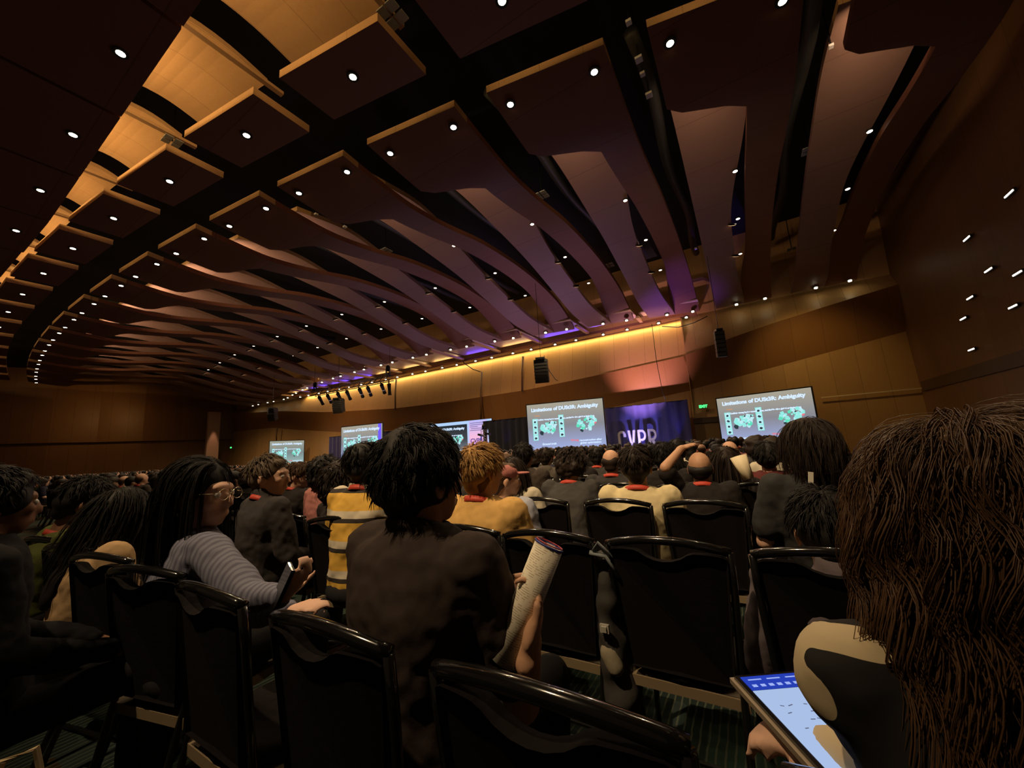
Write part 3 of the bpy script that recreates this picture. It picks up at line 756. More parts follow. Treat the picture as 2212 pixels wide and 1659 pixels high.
# speaker line arrays
def array(px, py0, py1, v, n, lb, curve=.45, w_=1.0, zt=10.4):
    P0, P1 = atv(px, py0, v), atv(px, py1, v); h = P0.z-P1.z; s_ = h/n
    t = thing('speaker_array', (P0.x, P0.y, P0.z), (0, 0, math.radians(-12)), lb, 'loudspeaker')
    link('rigging_bar', MB().box((0, 0, .05), (.7*w_, .9*w_, .12)).mesh('rig', M_black), t)
    link('chain', MB().tube([(0, 0, .1), (0, 0, zt-P0.z)], .015, 5).mesh('chain', M_black), t)
    y = 0; z = 0
    for k in range(n):
        a = curve*(k/n)**1.6
        M_ = Matrix.Rotation(a, 3, 'X')
        b = MB(); b.box((0, y, z-s_/2), (1.05*w_, .62*w_, s_*.93), M_); b.box((0, y-.30*w_, z-s_/2), (.9*w_, .06, s_*.7), M_, 0)
        link('speaker_cabinet', b.mesh('cab', mat('speaker_grille', (.012, .011, .01), .5, noise_amt=.4, scale=40)), t)
        y += math.sin(a)*s_; z -= math.cos(a)*s_
array(1168, 778, 826, 21, 7, 'black curved line-array loudspeaker hanging at the centre of the front wall', .5, .8, 12.0)
array(731, 863, 891, 21, 7, 'black line-array loudspeaker hanging below the lighting truss', .6, .85)
array(589, 883, 908, 21, 6, 'black line-array loudspeaker hanging at far left above the leftmost screen', .6, .8)
array(1552, 716, 772, 21, 6, 'brown-black column loudspeaker hanging left of the rightmost screen', .12, .42)
# lighting truss
PA_, PB_ = atv(676, 851, 21.3), atv(846, 818, 21.3)
PB_.z = PA_.z
t = thing('lighting_truss', (0, 0, 0), (0, 0, 0), 'long lattice lighting truss hung before the yellow band of the wall', 'truss')
b = MB(); d = (PB_-PA_); L_ = d.length; dn = d/L_; side = Vector((dn.y, -dn.x, 0))
cor = [side*a+Vector((0, 0, c)) for a in (-.22, .22) for c in (-.22, .22)]
for c in cor: b.tube([PA_+c, PB_+c], .04, 5)
nseg = 16
for k in range(nseg):
    p, q = PA_+d*(k/nseg), PA_+d*((k+1)/nseg)
    b.tube([p+cor[0], q+cor[1]], .022, 4); b.tube([p+cor[2], q+cor[3]], .022, 4); b.tube([p+cor[1], q+cor[3]], .022, 4)
link('lattice', b.mesh('truss', mat('truss_metal', (.10, .09, .06), .4, .6)), t)
for s_ in (.02, .98): link('hoist_cable', MB().tube([PA_+d*s_, PA_+d*s_+Vector((0, 0, 10.2-PA_.z))], .015, 5).mesh('cable', M_black), t)
for k, s_ in enumerate((.08, .2, .34, .46, .62, .72, .88, .97)):
    p = PA_+d*s_
    l = thing('stage_spotlight', p+Vector((0, 0, -.25)), (math.radians(50 if k < 7 else 10), 0, -A+.5), 'black stage spotlight under the lighting truss, %s from its left end' % ORD[k], 'lamp', 'spotlights under the truss')
    link('barrel', MB().tube([(0, 0, -.2), (0, 0, -.75), (0, 0, -1.15)], [.17, .13, .16], 8).mesh('barrel', M_black), l)
    link('clamp', MB().box((0, 0, -.1), (.08, .08, .3)).mesh('clamp', M_black), l)
    if k in (1, 4, 5, 6): link('lens_ring', MB().tube([(0, 0, -.74), (0, 0, -.80)], .15, 8).mesh('lr', M_white), l)
for s_, lb in ((.03, 'black moving light standing on the left end of the truss'), (.96, 'black moving light standing on the right end of the truss')):
    l = thing('moving_light', PA_+d*s_+Vector((0, 0, .22)), HROT, lb, 'lamp')
    b = MB(); b.box((0, 0, .1), (.35, .3, .2)); b.box((-.2, 0, .4), (.06, .1, .5)); b.box((.2, 0, .4), (.06, .1, .5)); b.ell((0, 0, .62), (.17, .2, .28)); link('fixture', b.mesh('fix', M_black), l)

#PEOPLE#
# ------------------------------------------------------------------ chairs
YR = -A                                     # chairs face the stage
def mk_chair():
    t = thing('banquet_chair', (0, 0, 0), (0, 0, 0), 'black banquet chair', 'chair')
    ln = lambda z: -(z-.45)*.13             # the back leans
    # upholstered back with a scalloped top
    out = [(-.175, .46), (-.207, .86), (-.206, .884), (-.19, .893), (-.15, .899), (-.105, .901), (-.085, .895), (-.06, .880), (-.03, .870), (0, .867),
           (.03, .870), (.06, .880), (.085, .895), (.105, .901), (.15, .899), (.19, .893), (.206, .884), (.207, .86), (.175, .46)]
    V = []; n = len(out)
    for (yy, k) in ((-.004, .96), (-.018, 1), (.012, 1), (.026, .96)):
        V += [(x*k, yy+ln(z)+.03*(x/.2)**2, z if k == 1 else .45+(z-.45)*.99) for x, z in out]
    f = [tuple(range(n)), tuple(range(3*n, 4*n))[::-1]]
    for a in range(3):
        for i in range(n): f.append((a*n+i, (a+1)*n+i, (a+1)*n+(i+1) % n, a*n+(i+1) % n))
    link('backrest', MB().add(V, f).mesh('backrest', M_cfab), t)
    arc = [(x, ln(.91)+.03*(x/.2)**2, .905+.033*(1-(x/.217)**2)) for x in [(-.217+.434*k/16) for k in range(17)]]
    b = MB(); b.tube(arc, .0155, 12)
    link('top_rail', b.mesh('top_rail', M_gloss, True), t)
    for s in (-1, 1):
        p = [(s*.217, ln(.91)+.03, .905), (s*.215, ln(.8)+.03, .8), (s*.195, .03, .47), (s*.19, -.02, .25), (s*.195, -.11, .0)]
        link('leg', MB().tube(p, .0125, 8).mesh('rear_leg', M_gloss, True), t)
        p = [(s*.20, .42, .42), (s*.205, .44, .2), (s*.21, .45, 0.0)]
        link('leg', MB().tube(p, .0125, 8).mesh('front_leg', M_gloss, True), t)
    b = MB(); b.box((0, .225, .405), (.42, .42, .035))
    link('seat_frame', b.mesh('seat_frame', M_tan), t)
    b = MB(); b.loft([((0, .23, .42), .20, .20, 0), ((0, .23, .435), .22, .22, 0), ((0, .23, .462), .22, .22, 0), ((0, .23, .478), .19, .19, 0)], 24)
    link('seat', b.mesh('seat', M_cfab, True), t)
    link('stretcher', MB().tube([(-.19, .0, .2), (.19, .0, .2)], .009, 6).mesh('stretcher', M_gloss), t)
    return t
ROWV = lambda k: .62+.985*k
chair0 = mk_chair(); used = [False]
def chair(p, yaw, label, group=None):
    if not used[0]:
        used[0] = True; chair0.location = p; chair0.rotation_euler = (0, 0, yaw); chair0['label'] = label
        if group: chair0['group'] = group
        return chair0
    return copy_tree(chair0, p, (0, 0, yaw), label, group)
# one-mesh copy of the chair for distant seats
_b = MB()
for ch in chair0.children:
    me = ch.data
    mi = {'chair_black_fabric': 0, 'chair_gloss_black': 1, 'tan_seat_shell': 2}[me.materials[0].name]
    _b.add([tuple(v.co) for v in me.vertices], [tuple(p.vertices) for p in me.polygons], mi)
far_chair_me = _b.mesh('far_chair', [M_cfab, M_gloss, M_tan])
named = [(0, -.34, 'empty black banquet chair nearest the camera, rail across the bottom'),
         (0, -.90, 'black banquet chair under the man holding the rolled paper'),
         (0, -1.50, 'black banquet chair under the woman in the blue-grey sweater'),
         (0, .20, 'black banquet chair under the woman with long wavy brown hair'),
         (0, -2.05, 'black chair just left of the sweater woman, lost in shadow'),
         (0, -2.6, 'black chair at far left front, two from the sweater woman'),
         (0, -3.15, 'black chair at far left front, three from the sweater woman'),
         (0, -3.7, 'black chair at far left front, four from the sweater woman'),
         (1, .17, 'black chair under the person with the grey collared shirt at right'),
         (1, -.33, 'empty black chair directly right of the grey backpack'),
         (1, -.82, 'empty black chair directly left of the grey backpack'),
         (1, -1.28, 'black chair under the blond person in the tan shirt'),
         (1, -1.78, 'black chair in front of the camera row hidden behind the rolled-paper man'),
         (1, -2.32, 'black chair with bent rail left of the rolled-paper man, yellow striped shirt beyond'),
         (1, -2.95, 'black chair below the man in the dark grey jacket'),
         (1, -3.5, 'black chair left of the grey-jacket man, behind black hair'),
         (1, -4.05, 'black chair beside the person in the green shirt'),
         (2, .22, 'black chair under the bob-haired person in the dark tee'),
         (2, -.29, 'empty black chair in third row left of the bob-haired person'),
         (2, -.80, 'black chair whose handle shows cream tee of its sitter'),
         (2, -1.36, 'empty black chair in third row just right of blond person')]
for (k, u, lb) in named:
    yaw = YR+(0 if u > -2 else .22)
    chair(H(u, ROWV(k)), yaw, lb)

# ------------------------------------------------------------------ people
def skin_m(n, c): return mat('skin_'+n, c, .55, noise_amt=.12, scale=14, spec=.35)
SK = [skin_m('light', (.62, .36, .24)), skin_m('tan', (.50, .28, .17)), skin_m('brown', (.26, .13, .075)), skin_m('pale', (.70, .43, .31))]
def hair_m(n, c, r=.6): return mat('hair_'+n, c, r, noise_amt=.45, scale=55, spec=.3)
HR = {'black': hair_m('black', (.010, .008, .007)), 'dark': hair_m('dark_brown', (.022, .013, .009)), 'brown': hair_m('brown', (.075, .038, .018)),
      'blond': hair_m('blond', (.50, .28, .09), .5), 'grey': hair_m('greying', (.12, .085, .055)), 'wavy': hair_m('wavy_brown', (.10, .052, .024), .40)}
def cloth(n, c, rough=.85, scale=18): return mat('cloth_'+n, c, rough, noise_amt=.18, scale=scale, bump=.25, spec=.2)
EYE = mat('eye_white', (.7, .68, .64), .3)
RED = mat('red_lanyard', (.52, .055, .03), .6, noise_amt=.2, scale=60)

def head_frame(c, yaw, pitch, roll, k):
    return Matrix.Translation(c) @ Matrix.Rotation(-yaw, 4, 'Z') @ Matrix.Rotation(-pitch, 4, 'X') @ Matrix.Rotation(roll, 4, 'Y') @ Matrix.Scale(k, 4)
def add_head(mb, Hm, det=True):
    """cranium, jaw, nose, lips, brow, ears; +Y is the face. Head 0.23 high, 0.155 wide"""
    M3 = Hm.to_3x3()
    def e(c, r, R=None, nu=14, nv=9):
        mb.ell(Hm @ Vector(c), r, M3 @ R if R is not None else M3, nu, nv)
    e((0, -.012, .028), (.074, .094, .086)); e((0, .028, .0), (.064, .066, .078))
    e((0, .040, -.055), (.049, .050, .047)); e((0, .058, -.082), (.027, .026, .022))
    e((0, .076, .028), (.052, .022, .020))
    if det:
        e((0, .099, -.016), (.011, .016, .024), Matrix.Rotation(-.35, 3, 'X')); e((0, .106, -.026), (.0155, .014, .011))
        e((0, .090, -.055), (.024, .011, .008)); e((0, .088, -.064), (.021, .011, .008))
        e((.036, .068, -.015), (.022, .022, .022)); e((-.036, .068, -.015), (.022, .022, .022))
    for s in (-1, 1):
        e((s*.078, -.012, -.008), (.009, .021, .033), Matrix.Rotation(s*.25, 3, 'Z'), 10, 8)
        if det: e((s*.081, -.006, .004), (.007, .014, .018), Matrix.Rotation(s*.25, 3, 'Z'), 8, 6)
def finger(mb, base, d, nrm, L_, r, curl):
    """three phalanges bending towards nrm"""
    p = Vector(base); d = Vector(d).normalized(); nrm = Vector(nrm).normalized(); ax = d.cross(nrm)
    for k, fr_ in enumerate((.45, .31, .24)):
        d = (Matrix.Rotation(curl[k] if hasattr(curl, '__len__') else curl, 3, ax) @ d)
        q = p+d*L_*fr_; mb.cap(p, q, r*(1-.07*k), r*(.95-.09*k), 8); p = q
    return p
def add_hand(mb, wrist, d, palm_n, side, curl=.5, k=1.0, spread=.10, thumb=None, tl=.085):
    """wrist point, direction to the knuckles, palm normal, side=+1 when the thumb lies along +(d x n)"""
    w_ = Vector(wrist); d = Vector(d).normalized(); n = Vector(palm_n); n = (n-d*n.dot(d)).normalized(); s = d.cross(n)*side
    R_ = Matrix((s, d, n)).transposed()
    mb.ell(w_+d*.045*k, (.040*k, .052*k, .015*k), R_, 12, 8); mb.ell(w_+d*.03*k+s*.02*k+n*.006*k, (.020*k, .036*k, .015*k), R_, 10, 7)
    mb.cap(w_-d*.02*k, w_+d*.02*k, .024*k, .022*k)
    for i, (o, L_, st) in enumerate([(.030, .074, .088), (.010, .082, .093), (-.010, .076, .090), (-.030, .060, .080)]):
        dd = (d+s*(spread*(1.2-i*.8))).normalized()
        finger(mb, w_+d*st*k+s*o*k, dd, n, L_*k, .0088*k-.0004*i, curl)
    td = thumb if thumb is not None else (d*.6+s*.75+n*.25)
    finger(mb, w_+d*.022*k+s*.030*k+n*.004*k, Vector(td), n, tl*k, .0115*k, (.05, .15, .2))

def hair_mesh(style, Hm, det, seed=0):
    """returns a closed hair shell grown around the cranium"""
    mb = MB(); M3 = Hm.to_3x3()
    def e(c, r, nu=18, nv=12): mb.ell(Hm @ Vector(c), r, M3, nu, nv)
    vox = .007 if det == 2 else .011 if det else .020
    if style in ('short', 'fluffy', 'curly', 'afro', 'crop'):
        g = {'short': .012, 'fluffy': .022, 'curly': .038, 'afro': .045, 'crop': .007}[style]
        e((0, -.022, .040), (.075+g, .092+g*.8, .080+g)); e((0, -.048, -.008), (.070+g*.8, .062+g*.8, .055))
        e((0, .035, .082), (.055+g*.6, .045, .030+g*.5))
        if style in ('short', 'crop', 'fluffy'): e((0, -.062, -.048), (.050, .036, .040))
        if style in ('curly', 'afro'): e((0, -.05, -.03), (.08+g, .06+g, .07+g*.5))
    elif style == 'bob':
        e((0, -.02, .04), (.095, .108, .098)); e((0, -.04, -.03), (.100, .085, .085)); e((0, -.035, -.075), (.105, .080, .055))
    elif style == 'long':
        e((0, -.02, .04), (.088, .104, .095)); e((0, -.05, -.04), (.085, .07, .10)); e((0, -.065, -.16), (.095, .055, .12)); e((0, -.075, -.29), (.085, .045, .12))
    elif style == 'wavy':
        e((0, -.02, .038), (.090, .108, .094)); e((0, -.04, -.05), (.100, .09, .11)); e((0, -.05, -.17), (.11, .08, .12)); e((.02, -.05, -.29), (.10, .07, .12))
    elif style == 'bald':
        e((0, -.040, -.012), (.083, .074, .048)); e((0, -.056, -.044), (.060, .044, .034))
        e((.070, -.02, .01), (.014, .045, .022)); e((-.070, -.02, .01), (.014, .045, .022))
    elif style == 'thin':
        e((0, -.040, .012), (.083, .070, .058)); e((0, -.06, -.04), (.055, .04, .036)); e((0, .045, .088), (.05, .03, .018))
    me = remesh(mb, vox, 3, 'hair')
    k = Hm.to_scale()[0]
    amp = {'afro': .012, 'curly': .020, 'fluffy': .014, 'bob': .008, 'long': .006, 'wavy': .028}.get(style, .005)*k
    displace(me, amp, 22 if style in ('curly', 'afro') else 14, seed)
    if det and style in ('curly', 'afro'): displace(me, .010, 60, seed+2)
    return me
def locks(Hm, n, seed, L_, wd, whorl=(0, -.6, .8), grav=.25, wave=0., wf=30, rad=(.088, .106, .098), cen=(0, -.018, .036), seg=9, front=.45, zmin=-.35, lift=.0, flat=.45, drift=0., m=1, cr=.006):
    """many tapering locks combed away from the whorl over the skull and falling down"""
    rg = random.Random(seed); mb = MB(); wh = Vector(whorl).normalized(); c = Vector(cen); R3 = Vector(rad)
    made = 0
    while made < n:
        d = Vector((rg.gauss(0, 1), rg.gauss(0, 1), rg.gauss(0, 1))).normalized()
        if d.z < zmin or (d.y > front and d.z < .55): continue
        made += 1
        p = c+Vector((d.x*R3.x, d.y*R3.y, d.z*R3.z)); pts = []; L = L_*rg.uniform(.7, 1.15); ph = rg.uniform(0, 6.28); tan = None
        jit = Vector((rg.gauss(0, .25), rg.gauss(0, .25), rg.gauss(0, .15))); st = L/seg
        sx = rg.choice((-1, 1)); out0 = lift*rg.uniform(.3, 1.2)
        for k in range(seg+1):
            q = p-c; nrm = Vector((q.x/R3.x**2, q.y/R3.y**2, q.z/R3.z**2)).normalized()
            e = math.sqrt((q.x/R3.x)**2+(q.y/R3.y)**2+(q.z/R3.z)**2)
            side = nrm.cross(Vector((0, 0, 1)))
            wob = side*(math.sin(ph+wf*k*st)*wave)+nrm*(math.cos(ph+wf*k*st)*wave*.8)
            pts.append(p+wob*min(1, k*st/.12 if L_ > .3 else k/3)+nrm*(out0*min(1, k/2.5)))
            t_ = (nrm-wh).normalized() if k == 0 else None
            if k == 0: dirn = (nrm-wh); dirn = (dirn-nrm*dirn.dot(nrm)); dirn = dirn.normalized() if dirn.length > .01 else Vector((0, -1, 0)); dirn = (dirn+jit).normalized()
            dirn = (dirn*(1-grav)+Vector((drift*sx, 0, -1))*grav*(.4+k/seg))
            dirn.normalize(); p = p+dirn*st
            q = p-c; e = math.sqrt((q.x/R3.x)**2+(q.y/R3.y)**2+(q.z/R3.z)**2)
            if e < 1.0: p = c+q/e
        r0 = wd*rg.uniform(.6, 1.3)
        rr = [r0*(.35+.9*math.sin(math.pi*min(1, .15+.85*k/seg)))*(1 if k < seg else .25) for k in range(seg+1)]
        for _ in range(m):
            o_ = Vector((rg.gauss(0, 1), rg.gauss(0, 1), rg.gauss(0, 1)))*cr*(0 if m == 1 else .7); o2 = Vector((rg.gauss(0, 1), rg.gauss(0, 1), rg.gauss(0, 1)))*cr
            tr = 0 if m == 1 or rg.random() < .8 else rg.randrange(2, seg//2+2)
            pp = [q+o_*(1-.4*k/seg)+o2*(k/seg)**2*.9 for k, q in enumerate(pts)][:seg+1-tr]
            mb.tube([Hm @ q for q in pp], [r*Hm.to_scale()[0] for r in rr[:len(pp)-1]]+[rr[-1]], 3 if m > 1 else 5, False if m > 1 else True, 0, flat)
    return mb.mesh('locks', [], True)

def person(label, top, yaw=A, hy=None, hp=0.0, hroll=0.0, style='short', hair='black', skin=0, shirt=None, sleeve='short', pants='dark', k=1.0, hk=1.08, lean=-.08,
           side=0.0, arms=None, lanyard=False, collar=None, det=1, name='person', seat_v=None, group=None, extra=None, slim=1.0, seed=1, hands=True, lk=True):
    """seated person. top = world position of the crown; yaw: heading measured from +Y towards +X"""
    hy = yaw if hy is None else hy
    top = Vector(top); g = k
    def Rz(v): return Matrix.Rotation(-yaw, 3, 'Z') @ Vector(v)
    # the head centre lies under the crown; put the root under the hips
    hc_l_off = Vector((0, 0, .128*hk))
    hcw = top-hc_l_off*math.cos(hp)-Matrix.Rotation(-hy, 3, 'Z') @ Vector((0, math.sin(hp)*.10, 0))
    hip_z = .53
    neck_w = hcw-Matrix.Rotation(-hy, 3, 'Z') @ Vector((0, math.sin(hp)*.08+.018, 0))-Vector((0, 0, .105*hk))
    TL = (neck_w.z-.045-hip_z)             # hips to base of neck
    off = Rz((side, math.tan(lean)*TL*(1 if lean < .3 else 1), 0))
    root = Vector((neck_w.x, neck_w.y, 0))-off
    t = thing(name, root, (0, 0, -yaw), label, 'person', group)
    inv = (Matrix.Translation(root) @ Matrix.Rotation(-yaw, 4, 'Z')).inverted()
    hc = inv @ hcw; nb = inv @ neck_w; hip = Vector((0, 0, hip_z)); ch = nb-hip
    Hm = head_frame(hc, hy-yaw, hp, hroll, hk)
    def sp(f_): return hip+ch*f_+Vector((0, -.02*math.sin(math.pi*f_), 0))
    W = .195*g*slim
    sh = {s: sp(.87)+Vector((s*W*.92, 0, 0)) for s in (-1, 1)}
    # arms
    A_ = {}
    for s, nm in ((-1, 'L'), (1, 'R')):
        a = (arms or {}).get(nm)
        if a: el, wr = inv @ Vector(a[0]), inv @ Vector(a[1]); rest = a[2] if len(a) > 2 else {}
        else:
            el = sh[s]+Vector((s*.07, .05, -.27*g)); wr = Vector((s*.10, .30, .62)); rest = {}
        A_[s] = (el, wr, rest)
    vb = .0075 if det == 2 else .011 if det else .024
    b = MB(); add_head(b, Hm, det >= 1)
    b.cap(hc+Vector((0, -.015, -.04)), nb+Vector((0, 0, -.02)), .052*hk, .058*g, 12)
    for s in (-1, 1):
        el, wr, rest = A_[s]
        b.cap(sh[s]+(el-sh[s])*.1, el, .043*g, .040*g); b.cap(el, wr, .041*g, .026*g)
        if hands:
            dd = (wr-el).normalized()
            if det:
                add_hand(b, wr, rest.get('d') and (inv.to_3x3() @ Vector(rest['d'])) or dd, rest.get('n') and (inv.to_3x3() @ Vector(rest['n'])) or Vector((-s*.3, .3, -1)), rest.get('s', 1 if s < 0 else -1),
                         rest.get('curl', .35), rest.get('k', .98*g), rest.get('spread', .1), rest.get('thumb') and (inv.to_3x3() @ Vector(rest['thumb'])), rest.get('tl', .085))
            else: b.ell(wr+dd*.05, (.035, .05, .02)); b.cap(wr, wr+dd*.05, .028, .03)
    b.cap(sh[-1]*.8+sh[1]*.2, sh[1]*.8+sh[-1]*.2, .045*g, .045*g); b.cap(sp(.5), nb-Vector((0, 0, .07)), .065*g, .055*g); b.cap(sp(.1), sp(.6), .10*g, .10*g)
    bd = remesh(b, vb, 2 if det else 1, 'body'); bd.materials.append(SK[skin]); body_o = link('body', bd, t)
    # shirt
    b = MB(); up_ = 1
    secs = []
    for f_, wx, wy in [(-.12, .165, .125), (.0, .17, .13), (.2, .163, .128), (.45, .178, .132), (.66, .198, .132), (.80, .205, .120), (.90, .185, .102), (.96, .135, .086), (1.02, .082, .074)]:
        c_ = sp(f_); secs.append(((c_.x, c_.y, c_.z), wx*g*slim, wy*g, -math.atan2(ch.y, ch.z)*.0))
    b.loft(secs, 24)
    for s in (-1, 1):
        el, wr, rest = A_[s]
        s0 = sh[s]+Vector((-s*.004, 0, 0))
        if sleeve == 'long':
            b.cap(s0, el, .074*g, .060*g); b.cap(el, wr+(el-wr).normalized()*.02, .058*g, .042*g)
        else:
            b.cap(s0, sh[s]+(el-sh[s])*.75, .074*g, .066*g)
    if collar == 'band': b.cap(nb+Vector((0, -.015, -.015)), nb+Vector((0, -.02, .02)), .075*g, .070*g)
    if collar == 'polo':
        b.tube([nb+Vector((.078*g*math.cos(q), .068*g*math.sin(q)-.008, .012-.03*math.sin(q)-.012)) for q in [math.pi*2*j/20 for j in range(21)]], .016, 8)
    if collar == 'crew':
        b.tube([nb+Vector((.078*g*math.cos(q), .07*g*math.sin(q), -.015-.02*math.sin(q))) for q in [math.pi*2*j/20 for j in range(21)]], .009, 8)
    if collar == 'hood': b.ell(nb+Vector((0, -.07, -.03)), (.11, .06, .055)); b.ell(nb+Vector((0, -.09, -.07)), (.09, .05, .06))
    sm = remesh(b, .009 if det == 2 else .013 if det else .026, 3 if det else 1, 'shirt')
    if det: displace(sm, .014, 9, seed+4); displace(sm, .005, 30, seed)
    sm.materials.append(shirt or cloth('charcoal', (.022, .018, .017))); shirt_o = link('sweater' if sleeve == 'long' else 'shirt', sm, t)
    # trousers
    b = MB()
    b.ell(hip+Vector((0, .0, -.03)), (.185*g*slim, .15*g, .10))
    for s in (-1, 1):
        kn = Vector((s*.12, .46, .52)); an = Vector((s*.12, .44, .10 if det else .055))
        b.cap(hip+Vector((s*.09, .02, -.02)), kn, .085*g, .062*g); b.cap(kn, an, .062*g, .045*g)
    pm = remesh(b, .014 if det else .028, 1, 'trousers'); pm.materials.append(cloth('trouser_'+pants, {'dark': (.015, .014, .016), 'beige': (.45, .38, .27), 'grey': (.16, .15, .14), 'blue': (.03, .04, .08)}[pants])); link('trousers', pm, t)
    if det:
        for s in (-1, 1):
            b = MB(); b.cap((s*.12, .42, .05), (s*.13, .60, .035), .045, .038); sh_m = remesh(b, .012, 1, 'shoe'); sh_m.materials.append(M_cfab); link('shoe', sh_m, t)
    # hair
    hm = HR[hair]
    hme = hair_mesh(style, Hm, det, seed); hme.materials.append(hm); ho = link('hair', hme, t)
    LK = {'short': (.040, .05, .003, (.087, .103, .096), -.1, .006), 'fluffy': (.055, .10, .006, (.094, .110, .102), -.1, .006), 'bob': (.16, .42, .004, (.097, .110, .099), -.3, .006), 'long': (.34, .52, .003, (.089, .106, .097), -.2, .004),
          'curly': (.08, .15, .014, (.108, .122, .112), -.25, .014), 'afro': (.05, .05, .012, (.116, .13, .12), -.3, .012)}
    if det == 1 and lk and style in LK:
        a_ = LK[style]
        l_ = locks(Hm, 260, seed+3, a_[0], .0019, whorl=(.05, -.45, .88), grav=a_[1], wave=a_[2], wf=50, rad=a_[3], cen=(0, -.021, .040), seg=7, front=.5, zmin=a_[4], lift=a_[5], m=4, cr=.005)
        l_.materials.append(hm); link('hair_locks', l_, t)
    if lanyard:
        m1 = MB(); N_ = 28; V = []; Fc = []
        for j in range(N_+1):
            q = math.pi*(-.12+1.24*j/N_)+math.pi       # around the back of the neck
            r_ = 1.0
            x = .079*g*math.cos(q); y = .071*g*math.sin(q)-.006; z = .004-.045*(1+math.sin(q))*.9
            for (dr, dz) in ((1.04, .020), (1.18, -.008), (1.21, -.006), (1.07, .022)): V.append(nb+Vector((x*dr, y*dr, z+dz)))
        for j in range(N_):
            for i in range(4): Fc.append((j*4+i, j*4+(i+1) % 4, j*4+4+(i+1) % 4, j*4+4+i))
        m1.add(V, Fc); link('lanyard', m1.mesh('lanyard', RED, True), t)
    if det >= 1:
        for s in (-1, 1):
            b = MB(); b.ell(Hm @ Vector((s*.031, .083, .006)), (.0115*hk,)*3, None, 10, 8); link('eye', b.mesh('eye', EYE, True), t)
    return t, Hm, inv, nb, sp

c_dark = cloth('dark_brown_black', (.040, .028, .024))
# 1 man in the middle
M_top = atv(914, 932, .86)
Rw = aty(1143, 1408, 1.00); Re = aty(1128, 1520, 1.10)
Lw = aty(1078, 1348, 1.09); Le = aty(820, 1560, 1.12)
roll_a, roll_b = aty(1096, 1408, 1.02), aty(1170, 1218, 1.03)
rd = (roll_b-roll_a).normalized()
man, Hm, inv, nb, spf = person('man in dark shirt with tousled black hair, holding rolled paper', M_top, yaw=A+.05, hy=A+.16, style='fluffy', hair='black', skin=1,
        shirt=c_dark, sleeve='short', hk=1.17, k=1.13, det=2, collar='polo', lean=-.02, seed=3,
        arms={'R': (Re, Rw, {'d': (.30, .30, .90), 'n': (-.9, .1, .45), 's': 1, 'k': 1.2, 'tl': .066, 'curl': (.55, .85, .6), 'thumb': tuple(rd+Vector((.02, -.05, .1)))}),
              'L': (Le, Lw, {'d': (.5, .1, .85), 'n': (.8, .1, -.5), 's': -1, 'curl': (.3, .4, .3)})})
lm = locks(Hm, 720, 11, .066, .0013, whorl=(-.1, -.5, .85), grav=.14, wave=.008, wf=55, rad=(.087, .102, .096), cen=(0, -.022, .042), lift=.006, seg=9, front=.5, zmin=-.15, m=7, cr=.0045)
lm.materials.append(HR['black']); link('hair_locks', lm, man)
# rolled paper in his hands
b = MB(); turns = 2.6; NN = 90; V = []; Fc = []
ax = rd; s1_ = ax.orthogonal().normalized(); s2_ = ax.cross(s1_)
for i in range(NN):
    a = turns*2*math.pi*i/NN; r_ = .0335+.003*i/NN; a = a+2.2-turns*2*math.pi
    for z_ in (-.02, .262): V.append(roll_a+ax*z_+s1_*r_*math.cos(a)+s2_*r_*math.sin(a))
for i in range(NN-1): Fc.append((2*i, 2*i+1, 2*i+3, 2*i+2))
paper = bpy.data.materials.new('printed_paper'); paper.use_nodes = True; nt = paper.node_tree; pb = nt.nodes['Principled BSDF']; pb.inputs['Roughness'].default_value = .75
tc = nt.nodes.new('ShaderNodeTexCoord'); mp = nt.nodes.new('ShaderNodeMapping')
q_ = ax.to_track_quat('Z', 'Y').inverted().to_euler(); mp.inputs['Rotation'].default_value = q_; nt.links.new(tc.outputs['Object'], mp.inputs[0])
sx_ = nt.nodes.new('ShaderNodeSeparateXYZ'); nt.links.new(mp.outputs[0], sx_.inputs[0])
mu = nt.nodes.new('ShaderNodeMath'); mu.operation = 'MULTIPLY'; mu.inputs[1].default_value = 190; nt.links.new(sx_.outputs[2], mu.inputs[0])
fr_ = nt.nodes.new('ShaderNodeMath'); fr_.operation = 'FRACT'; nt.links.new(mu.outputs[0], fr_.inputs[0])
g1 = nt.nodes.new('ShaderNodeMath'); g1.operation = 'GREATER_THAN'; g1.inputs[1].default_value = .62; nt.links.new(fr_.outputs[0], g1.inputs[0])
nz = nt.nodes.new('ShaderNodeTexNoise'); nz.inputs['Scale'].default_value = 70; nt.links.new(tc.outputs['Object'], nz.inputs['Vector'])
g2 = nt.nodes.new('ShaderNodeMath'); g2.operation = 'GREATER_THAN'; g2.inputs[1].default_value = .47; nt.links.new(nz.outputs['Fac'], g2.inputs[0])
g3 = nt.nodes.new('ShaderNodeMath'); g3.operation = 'MULTIPLY'; nt.links.new(g1.outputs[0], g3.inputs[0]); nt.links.new(g2.outputs[0], g3.inputs[1])
mx = nt.nodes.new('ShaderNodeMix'); mx.data_type = 'RGBA'; mx.inputs[6].default_value = (.72, .66, .52, 1); mx.inputs[7].default_value = (.42, .36, .27, 1)
nt.links.new(g3.outputs[0], mx.inputs[0]); nt.links.new(mx.outputs[2], pb.inputs['Base Color'])
pt = thing('rolled_paper', (0, 0, 0), (0, 0, 0), 'cream printed pages rolled into a tube with a blue and red rim', 'paper')
me = b.add(V, Fc).mesh('pages', paper, True)
o = link('pages', me, pt); sm_ = o.modifiers.new('thick', 'SOLIDIFY'); sm_.thickness = .0012
rim = MB(); rim.tube([roll_a+ax*.262+(s1_*math.cos(a)+s2_*math.sin(a))*.0365 for a in [2*math.pi*k/24 for k in range(25)]], .0028, 6)
